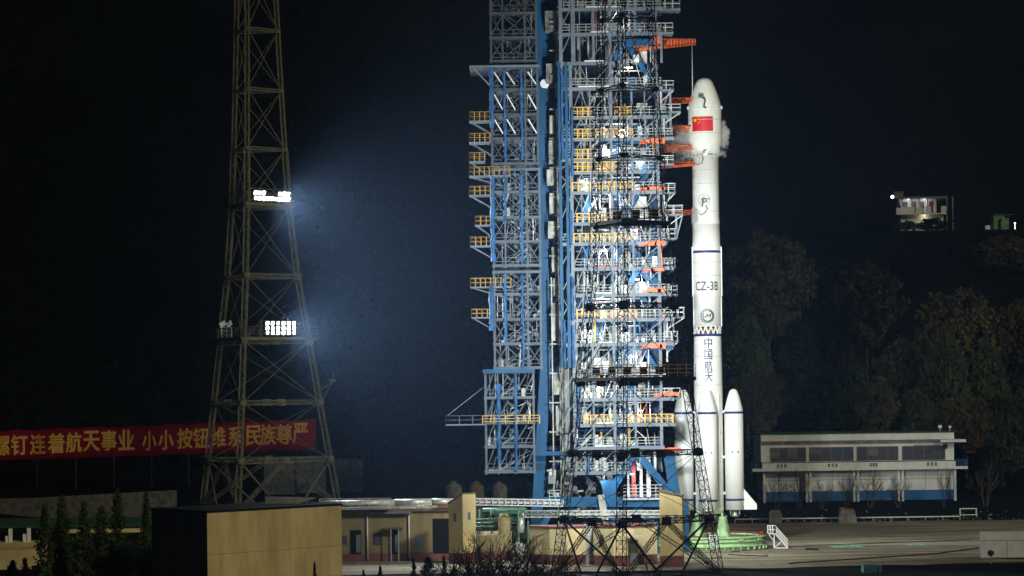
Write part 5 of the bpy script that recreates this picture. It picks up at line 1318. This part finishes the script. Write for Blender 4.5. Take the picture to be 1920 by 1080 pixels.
def left_bits():
    # stone retaining wall of the terrace
    b = MB(); pts = [(-30, 404), (60, 403.5), (180, 403), (330, 402.5)]
    tops = [936, 934, 927, 919]; bots = [962, 958, 952, 947]
    T = [P(x, y, Y) for (x, Y), y in zip(pts, tops)]; Bt = [P(x, y, Y) for (x, Y), y in zip(pts, bots)]
    for k in range(3):
        p0, p1, q1, q0 = Bt[k].copy(), Bt[k + 1].copy(), T[k + 1], T[k]
        p0.z = ground(p0.x, p0.y) - 1.5; p1.z = ground(p1.x, p1.y) - 1.5; o_ = Vector((0, 1, 0))
        b.hexa([p0, p1, p1 + o_, p0 + o_, q0, q1, q1 + o_, q0 + o_])
    tag(b.build('retaining_wall', 'stone', None, (T[0].x, 403, 0)), 'dim stone retaining wall below the red banner', 'wall')
    # concrete wall pieces behind the lit mast
    for (xa, xb, ya, yb, Y, lab) in ((495, 552, 862, 893, 446, 'pale concrete wall panel behind the mast legs'), (556, 610, 858, 893, 448, 'second pale concrete panel behind the right mast leg'), (626, 680, 861, 880, 452, 'low concrete ledge to the right of the lit mast')):
        p, q = P(xa, yb, Y), P(xb, ya, Y); b = MB(); b.box(p.x, q.x, Y, Y + 1.2, ground(p.x, Y) - .3, q.z); tag(b.build('concrete_wall', 'stone', None, (p.x, Y, ground(p.x, Y))), lab, 'wall')
    # low green roofed conduit with a lit cream strip
    Y = 392; g = 0
    o = empty('covered_conduit', (P(150, 1000, Y).x, Y, 0), 'low cream wall with green roof behind the cypresses', 'conduit')
    p, q = P(-20, 992, Y), P(280, 990, Y)
    z1 = P(150, 988, Y).z; b = MB(); b.box(p.x, q.x, Y + .05, Y + 3, 0, z1 - .75); b.build('base', 'grass', o)
    b = MB(); b.box(P(118, 990, Y).x, P(262, 990, Y).x, Y, Y + 3, z1 - .75, z1); b.build('wall', 'cream', o)
    b = MB(); z = P(150, 988, Y).z; b.hexa([(p.x, Y - .5, z + .004), (q.x, Y - .5, z + .004), (q.x, Y + 4, z + .5), (p.x, Y + 4, z + .5), (p.x, Y - .5, z + .25), (q.x, Y - .5, z + .25), (q.x, Y + 4, z + 1.0), (p.x, Y + 4, z + 1.0)]); b.build('roof', 'greenroof', o)
    for (xa, ya, yb, w_, lab) in ((91, 992, 1021, .4, 'tall white post beside the cypresses, nearest the frame edge'), (243 / 4.57, 990, 1010, .38, 'tall white post left of the first cypress'), (60, 1003, 1022, .3, 'short grey post by the tallest white post'), (46, 1001, 1011, .35, 'short white post of the left pair')):
        c = P(xa if xa > 80 else xa, 1000, 385); 
    for (px, ya, yb, w_, lab) in ((20, 991, 1020, .42, 'tall white post leftmost on the lawn'), (13, 1005, 1022, .3, 'short grey post leaning beside the leftmost white post'), (54.5, 990, 1010, .42, 'tall white post of the right pair on the lawn'), (46.5, 1001, 1011, .4, 'short white stub beside the taller white post')):
        c = P(px, yb, 385); zt = P(px, ya, 385).z
        b = MB(); b.box(c.x - w_ / 2, c.x + w_ / 2, 384.8, 385.2, 0, zt); b.box(c.x - w_ * .6, c.x + w_ * .6, 384.7, 385.3, 0, .2); tag(b.build('marker_post', 'white', None, (c.x, 385, 0)), lab, 'post')
    Y = 372; o = empty('garden_wall', (P(40, 1050, Y).x, Y, 0), 'low ochre wall with openings in the bottom left corner', 'wall')
    b = MB(); zt = P(30, 1047, Y).z
    for (xa, xb) in ((-10, 12), (30, 58)): b.box(P(xa, 1050, Y).x, P(xb, 1050, Y).x, Y, Y + .4, 0, zt)
    b.box(P(-10, 1050, Y).x, P(62, 1050, Y).x, Y - .05, Y + .45, zt + .003, zt + .15); b.build('wall', 'cream', o)
    b = MB(); Y = 380
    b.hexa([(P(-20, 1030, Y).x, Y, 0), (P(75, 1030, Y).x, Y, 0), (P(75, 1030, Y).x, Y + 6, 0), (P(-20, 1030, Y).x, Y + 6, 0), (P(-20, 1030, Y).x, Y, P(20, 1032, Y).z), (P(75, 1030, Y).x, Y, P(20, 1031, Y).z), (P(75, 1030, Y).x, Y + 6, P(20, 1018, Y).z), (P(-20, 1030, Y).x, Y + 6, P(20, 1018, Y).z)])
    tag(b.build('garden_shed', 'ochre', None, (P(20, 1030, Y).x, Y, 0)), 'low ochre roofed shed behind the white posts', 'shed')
left_bits()

# ------------------------------------------------------------------ house on the hill
def hill_house():
    Y = 800.0
    X = lambda px: P(px, 395, Y).x; Z = lambda py: P(1730, py, Y).z
    g = ground(X(1730), Y + 5)
    o = empty('hillside_house', (X(1730), Y, g), 'two-storey house with lit veranda high on the dark hillside', 'house')
    b = MB(); b.box(X(1689), X(1757), Y + 2, Y + 12, Z(402), Z(372)); b.box(X(1690), X(1770), Y + 1.5, Y + 12, g - 1, Z(402) - .01); b.build('wall', 'pale', o)
    b = MB(); b.box(X(1680), X(1776), Y - .6, Y + 3.5, Z(402), Z(400)); b.box(X(1680), X(1690), Y - .6, Y - .4, Z(400), Z(389)); b.box(X(1690), X(1714), Y - .6, Y - .45, Z(400), Z(388)); b.box(X(1718), X(1731), Y - .6, Y - .45, Z(400), Z(388)); b.box(X(1735), X(1745), Y - .6, Y - .45, Z(400), Z(387)); b.box(X(1764), X(1774), Y - .6, Y - .45, Z(400), Z(387)); b.build('balcony', 'pale', o)
    b = MB(); b.box(X(1687), X(1775), Y - 1, Y + 13, Z(371.8), Z(369)); b.build('roof', 'block', o)
    b = MB(); b.box(X(1681), X(1699), Y + 5, Y + 9, Z(369) + .01, Z(356)); b.build('roof_room', 'roofing', o)
    for px in (1691, 1709, 1723, 1739, 1754):
        b = MB(); b.box(X(px) - .2, X(px) + .2, Y - .35, Y + .05, Z(402) + .3, Z(371.8) - .01); b.build('column', 'pale', o)
    for (a, c) in ((1695, 1704), (1712, 1720), (1727, 1735), (1744, 1752)):
        b = MB(); b.box(X(a), X(c), Y + 1.93, Y + 1.99, Z(400), Z(377)); b.build('door', 'maroon' if a > 1740 else 'block', o)
    b = MB()
    for px in (1775, 1786): b.bar((X(px), Y - .5, g - 4), (X(px), Y - .5, Z(370)), .3)
    b.build('post', 'block', o)
    b = MB(); b.bar(P(1757, 371, Y - .7), P(1775, 369, Y - .7), .35); b.build('gutter', 'white', o)
    for (px, py, pw, c, m) in ((1703, 374, 55, (.93, .93, 1), 'tube_lamp'), (1733, 374, 55, (.93, .93, 1), 'tube_lamp')):
        b = MB(); q = P(px, py, Y + .8); b.lathe([(.05, q.z - .12), (.14, q.z), (.05, q.z + .1)], q.x, q.y, 8); l = b.build('veranda_lamp', m, o); pointlamp('veranda_light', q - Vector((0, .3, .4)), pw, c, .2, l)
    q = P(1733, 404, Y + .6); b = MB(); b.lathe([(.05, q.z - .12), (.16, q.z), (.05, q.z + .1)], q.x, q.y, 8); l = b.build('porch_lamp', 'lens_warm', o); pointlamp('porch_light', q - Vector((0, .2, .4)), 40, (1, .85, .5), .2, l)
    q = P(1673, 370, Y + 2); b = MB(); b.bar((q.x, q.y, q.z), (q.x + 2, q.y + 2, q.z - .3), .12); b.build('lamp_arm', 'block', o)
    b = MB(); b.disc(q + Vector((0, -.2, .1)), (-.3, -1, -.3), .42, .15, 14); b.build('violet_lamp', 'lens_violet', o)
    Y = 790; q = P(1874, 415, Y); g = ground(q.x, Y)
    o = empty('green_hut', (q.x, Y, g), 'small green hut on the hillside at the right edge', 'hut')
    X2 = lambda px: P(px, 415, Y).x
    b = MB(); b.box(X2(1863), X2(1884), Y, Y + 5, g - 5, P(1870, 404, Y).z); b.box(X2(1884), X2(1893), Y + 1, Y + 4, g - 5, P(1870, 407, Y).z); b.build('wall', 'greenwall', o)
    b = MB(); b.box(X2(1862), X2(1900), Y - .4, Y + 5.4, P(1870, 404, Y).z + .004, P(1870, 404, Y).z + .35); b.build('roof', 'greenroof', o)
    b = MB(); b.box(X2(1871), X2(1877), Y - .05, Y - .01, g - 1, P(1870, 413, Y).z); b.build('door', 'void', o)
    q = P(1903, 418.5, Y - 1); b = MB(); b.lathe([(.05, q.z - .2), (.28, q.z), (.05, q.z + .2)], q.x, q.y, 10); b.bar((q.x, q.y, q.z - 3), (q.x, q.y, q.z - .2), .12); l = b.build('yard_lamp', 'lens_warm', o); pointlamp('yard_light', q - Vector((2.5, 2.5, 0)), 50, (1, .85, .6), .2, l)
    q = P(1852, 426, Y - 2); b = MB(); b.box(q.x - .6, q.x + .6, q.y, q.y + .8, ground(q.x, q.y) - .2, q.z + .35); b.box(q.x - .66, q.x + .66, q.y - .06, q.y + .86, q.z + .353, q.z + .45); tag(b.build('water_tank', 'white', None, (q.x, q.y, ground(q.x, q.y))), 'tiny white water tank left of the green hut', 'tank')
hill_house()

# ------------------------------------------------------------------ vegetation
def crown_mesh(name, seed, n_cl, leaves, shape, size, m):
    r = random.Random(seed); b = MB()
    for c in range(n_cl):
        while True:
            u = Vector((r.uniform(-1, 1), r.uniform(-1, 1), r.uniform(-1, 1)))
            if .25 < u.length < 1 and (r.random() < u.length): break
        w_ = shape(u.z)
        ctr = Vector((u.x * w_, u.y * w_, u.z)); rad = r.uniform(.09, .2)
        for k in range(leaves):
            o = Vector((r.gauss(0, 1), r.gauss(0, 1), r.gauss(0, .8))) * rad * .55
            a = Vector((r.gauss(0, 1), r.gauss(0, 1), r.gauss(0, 1))).normalized(); t = a.orthogonal().normalized(); s = size * r.uniform(.6, 1.3)
            t = Matrix.Rotation(r.uniform(0, 6.28), 3, a) @ t; q = a.cross(t)
            p = ctr + o
            b.face(*[b.add([p - t * s - q * s * .5]), b.add([p + t * s * .1 - q * s * .7]), b.add([p + t * s + q * s * .3]), b.add([p - t * s * .2 + q * s * .7])])
    me = b.build(name, m); d = me.data; bpy.data.objects.remove(me); return d
round_ = lambda z: 1.0
flat_ = lambda z: 1.0 if z > -.2 else .75
tall_ = lambda z: .8 - .25 * z
CR = [crown_mesh('crown', 1, 190, 44, flat_, .05, 'leaf_brown'), crown_mesh('crown', 2, 150, 44, tall_, .05, 'leaf_green'), crown_mesh('crown', 3, 190, 44, round_, .05, 'leaf_rust'), crown_mesh('crown', 4, 150, 44, tall_, .05, 'leaf_dark')]
def tree(px, ptop, wpx, hpx, Y, kind, label, seed):
    r = random.Random(seed); x = P(px, ptop + hpx / 2, Y).x; g = ground(x, Y)
    zt = P(px, ptop, Y).z; rx = wpx * Y / F / 2; rz = min(hpx * Y / F / 2, (zt - g) * .46)
    o = empty('tree', (x, Y, g), label, 'tree', 'trees on the slope behind the hall')
    b = MB(); zc = zt - rz
    b.tube((x, Y, g - .4), (x + r.uniform(-.3, .3), Y, zc), .34, .2, 8)
    for k in range(7):
        a = r.uniform(0, 6.28); h0 = g + (zc - g) * r.uniform(.45, 1); p0 = Vector((x, Y, h0)); e = Vector((x + math.cos(a) * rx * .7, Y + math.sin(a) * rx * .6, zc + rz * r.uniform(-.3, .75))); m_ = p0.lerp(e, .5) + Vector((0, 0, rz * .12))
        b.poly([p0, m_, e], .14, 5, .03)
    b.build('trunk', 'bark_pale', o)
    c = bpy.data.objects.new('crown', CR[kind]); COL.objects.link(c); c.parent = o; c.location = (0, 0, zc - g); c.scale = (rx, rx * .9, rz); c.rotation_euler = (0, 0, r.uniform(0, 6.28))
    return o
TREES = [(1440, 440, 170, 190, 560, 0, 'broad brown tree rising just right of the rocket body'), (1625, 495, 145, 150, 590, 0, 'round brown tree standing alone above the middle of the hall'),
 (1800, 542, 170, 190, 560, 2, 'rust topped tree, tallest above the right half of the hall'), (1400, 590, 110, 170, 530, 1, 'green tree low beside the upper booster noses'), (1500, 600, 130, 200, 545, 3, 'dark green tree behind the left end of the hall roof'),
 (1580, 640, 110, 160, 525, 3, 'dark tree between the brown round crown and the hall roof'), (1690, 640, 120, 170, 530, 0, 'brown thin crowned tree behind the hall windows'), (1770, 620, 110, 190, 522, 1, 'green tree in front of the rust topped tree'),
 (1845, 640, 120, 190, 528, 1, 'green tree behind the right end of the hall'), (1720, 730, 90, 90, 512, 1, 'low green bush tree peeping over the hall roof'), (1905, 570, 120, 210, 560, 0, 'brown tree cut by the right edge of the frame'),
 (1880, 740, 120, 150, 510, 3, 'dark tree right of the hall'), (1370, 480, 110, 200, 600, 3, 'dark tree half hidden by the rocket body'), (1540, 700, 110, 110, 508, 3, 'low dark tree directly behind the hall roof'), (1890, 440, 120, 130, 690, 2, 'rust tree below the green hillside hut'),
 (1640, 720, 100, 95, 508, 0, 'low brown tree behind the middle hall windows'), (1810, 740, 100, 110, 509, 2, 'low rust tree above the right hall window'), (1748, 409, 78, 40, 791, 3, 'dark bush hiding the lower storey of the hillside house'), (1700, 414, 52, 32, 790, 1, 'small green bush below the left part of the hillside house'), (1430, 690, 90, 120, 508, 0, 'low brown tree at the left hall corner')]
for k, t in enumerate(TREES): tree(*t, 30 + k)
def woodland():
    r = random.Random(5); b = MB()
    for k in range(5200):
        Y = 505 + 420 * r.random() ** 1.5; x = r.uniform(-.18, .18) * Y; g = ground(x, Y)
        if abs(x - 62) < 34 and 470 < Y < 500: continue
        if 770 < Y < 815 and 88 < x < 128: continue
        h = r.uniform(.5, 4.0); s0 = r.uniform(1.0, 2.4)
        for j in range(9):
            p = Vector((x + r.gauss(0, s0), Y + r.gauss(0, s0), g + abs(r.gauss(0, 1)) * h)); a = Vector((r.gauss(0, 1), r.gauss(0, 1), r.gauss(0, 1))).normalized(); t = a.orthogonal().normalized(); q = a.cross(t); s = r.uniform(.25, .6)
            b.m = 0 if (k % 5) else 1
            b.face(b.add([p - t * s])[0] if False else b.add([p - t * s - q * s * .4]), b.add([p + q * -s * .7]), b.add([p + t * s]), b.add([p + q * s * .7]))
    tag(b.build('woodland', ['wood_dark', 'wood_brown'], None, (0, 505, 0)), 'dark undergrowth and woodland covering the hill behind', kind='stuff')
woodland()
# cypresses in the front left
def cypress_mesh(seed):
    r = random.Random(seed); b = MB(); lean = (r.uniform(-.12, .12), r.uniform(-.12, .12))
    for sp in range(210):
        z = r.random() ** 1.2; w_ = (1 - z) ** .72 * (.55 + .45 * min(1, z * 6)) * r.choice((.55, .8, .95, 1.0, 1.3)); a = r.uniform(0, 6.28)
        root = Vector((math.cos(a) * w_ * .2, math.sin(a) * w_ * .2, z - .03)); tip = Vector((math.cos(a) * w_, math.sin(a) * w_, z + r.uniform(.01, .07)))
        for k in range(15):
            f = r.uniform(.25, 1); p = root.lerp(tip, f) + Vector((r.gauss(0, .07), r.gauss(0, .07), r.gauss(0, .012))); p.x += lean[0] * z; p.y += lean[1] * z
            t = Vector((r.gauss(0, 1), r.gauss(0, 1), 0)).normalized() * r.uniform(.04, .11); u = Vector((r.uniform(-.06, .06), r.uniform(-.06, .06), r.uniform(.012, .03)))
            b.face(b.add([p - t])[0] if False else b.add([p - t]), b.add([p + t]), b.add([p + t * .3 + u]), b.add([p - t * .5 + u * .8]))
    me = b.build('crown', 'cypress'); d = me.data; bpy.data.objects.remove(me); return d
CY = [cypress_mesh(k) for k in range(3)]
CLAB = ['narrow cypress leftmost of the lit row', 'tall thin cypress second from the left of the row', 'slim cypress with a warm right side in the middle of the row', 'short cypress left of the tallest pair', 'tallest cypress of the row with a broad crown', 'dark cypress touching the ochre block']
def cypress(px, ytop, wpx, Y, label, k, m=None):
    x = P(px, ytop, Y).x; z = P(px, ytop, Y).z
    o = empty('cypress_tree', (x, Y, 0), label, 'cypress', 'row of cypresses beside the ochre block')
    b = MB(); b.tube((x, Y, -.1), (x, Y, z * .6), .14, .04, 7); b.build('trunk', 'bark', o)
    c = bpy.data.objects.new('crown', CY[k % 3]); COL.objects.link(c); c.parent = o; c.location = (0, 0, .35); rr = wpx * Y / F / 2; c.scale = (rr, rr, z - .3); c.rotation_euler = (0, 0, k * 1.3)
for k, (px, yt, wp) in enumerate(((82, 950, 52), (119, 941, 60), (161, 950, 58), (191, 955, 58), (219, 932, 62), (272, 934, 46))): cypress(px, yt, wp, 318 + (k % 2) * 5, CLAB[k], k)
def shrub(px, ytop, wpx, Y, label, k):
    x = P(px, ytop, Y).x; z = max(.6, P(px, ytop, Y).z)
    o = empty('clipped_thuja', (x, Y, 0), label, 'shrub', 'black thuja tips along the lower edge')
    b = MB(); b.tube((x, Y, -.1), (x, Y, z * .5), .1, .04, 6); b.build('stem', 'bark', o)
    c = bpy.data.objects.new('foliage', CYD[k % 2]); COL.objects.link(c); c.parent = o; c.location = (0, 0, .1); rr = wpx * Y / F / 2; c.scale = (rr, rr, z - .1)
CYD = []
for k in (0, 1):
    d = CY[k].copy(); d.materials.clear(); d.materials.append(M['shrub_black']); CYD.append(d)
SL = ['in front of the ochre wall', 'just right of the ochre wall corner', 'below the first workshop door', 'left of the workshop canopy', 'below the workshop canopy posts, widest of the tips', 'below the workshop shutter', 'below the workshop gateway', 'at the foot of the left stair turret', 'far left, under the garden wall', 'between the far left corner and the first cypress']
for k, (px, yt, wp) in enumerate(((589, 1056, 16), (682, 1070, 14), (712, 1062, 18), (776, 1050, 20), (801, 1046, 44), (833, 1046, 24), (850, 1062, 26), (880, 1066, 30), (22, 1052, 40), (48, 1050, 34))):
    shrub(px, yt, wp, 285 if k == 0 else 325, 'black pointed thuja tip ' + SL[k], k)
# bare bushes in the foreground
def bare_mesh(seed, spread=.55, up=.75, depth=5):
    r = random.Random(seed); b = MB()
    def grow(p, d, L, rad, lv):
        q = p + d * L; b.tube(p, q, rad, rad * .68, 5 if lv < 2 else 4, False)
        if lv >= depth: return
        for k in range(3 if lv else 6):
            if lv > 1 and r.random() < .2: continue
            a = Vector((r.gauss(0, 1), r.gauss(0, 1), r.gauss(0, .6))) * spread; nd = (d * up + a + Vector((0, 0, .18))).normalized()
            grow(p + d * L * (r.uniform(.55, 1) if lv else 1), nd, L * r.uniform(.6, .88), rad * .62, lv + 1)
    for st in range(5):
        a_ = st * 1.26 + r.uniform(-.3, .3); grow(Vector((.04 * math.cos(a_), .04 * math.sin(a_), 0)), Vector((math.cos(a_) * .33, math.sin(a_) * .33, 1)).normalized(), r.uniform(.2, .3), .011, 1)
    zm = max(v.z for v in b.v); b.v = [v / zm for v in b.v]
    me = b.build('branches', 'bark'); d = me.data; bpy.data.objects.remove(me); return d
BB = [bare_mesh(k, .5, .9) for k in (4, 9, 22)]
def bare(px, ytop, wide, Y, label, k, pale=False):
    x = P(px, ytop, Y).x; g = ground(x, Y); z = P(px, ytop, Y).z - g
    o = bpy.data.objects.new('bare_bush', BBP[k % 3] if pale else BB[k % 3]); COL.objects.link(o); o.location = (x, Y, g - .05); o.scale = (z * wide, z * wide, z); o.rotation_euler = (0, 0, k * 2.1)
    tag(o, label, 'bush', 'bare bushes before the hall' if pale else 'bare bushes in the foreground')
BBP = []
for d0 in BB:
    d = d0.copy(); d.materials.clear(); d.materials.append(M['bark_pale']); BBP.append(d)
for k, (px, yt, wd, lab) in enumerate(((862, 1010, 1.1, 'leftmost leafless bush below the left stair turret'), (905, 985, 1.0, 'tallest leafless bush, in front of the green pipework'), (940, 1000, 1.1, 'leafless bush between the tallest bush and the bunker'), (975, 1002, 1.0, 'leafless bush in front of the bunker left corner'), (1010, 1020, 1.2, 'leafless bush before the bunker wall, beside the mast foot'), (1040, 1045, 1.5, 'low leafless bush at the left mast foot'), (890, 1035, 1.5, 'low leafless bush under the tallest bush'), (950, 1040, 1.6, 'low leafless bush under the green pipework'), (1190, 1050, 1.6, 'low leafless bush under the bunker door canopy'))):
    bare(px, yt - 14, wd * .9, 296 + (k * 3) % 8, lab, k)
for k, (px, yt, wd, lab) in enumerate(((1455, 868, .55, 'dim bare shrub at the left end of the hall wall'), (1497, 872, .6, 'dim bare shrub by the second hall column'), (1587, 878, .6, 'dim bare shrub left of the middle hall columns'), (1631, 872, .7, 'dim bare shrub in the third bay of the hall'), (1683, 888, .8, 'dim bare shrub by the third column pair of the hall'), (1769, 868, .4, 'thin bare sapling at the right end of the hall wall'), (1847, 848, .6, 'bare fan shaped shrub tree right of the hall'), (1540, 892, .8, 'bushy dark shrub in the second bay of the hall'))):
    bare(px, yt, wd, 477.5, lab, k, True)

# ------------------------------------------------------------------ night air
def haze():
    b = MB(); b.box(-420, 420, -12, 1640, -4, 480)
    m = bpy.data.materials.new('haze_air'); m.use_nodes = True; t = m.node_tree; t.nodes.clear()
    out = t.nodes.new('ShaderNodeOutputMaterial'); pv = t.nodes.new('ShaderNodeVolumePrincipled')
    pv.inputs['Color'].default_value = (.32, .54, 1, 1); pv.inputs['Density'].default_value = HAZE; pv.inputs['Anisotropy'].default_value = .8
    t.links.new(pv.outputs[0], out.inputs['Volume'])
    tag(b.build('haze', m), 'thin night haze lit by the floodlights', kind='stuff')
HAZE = 0.00018
haze()
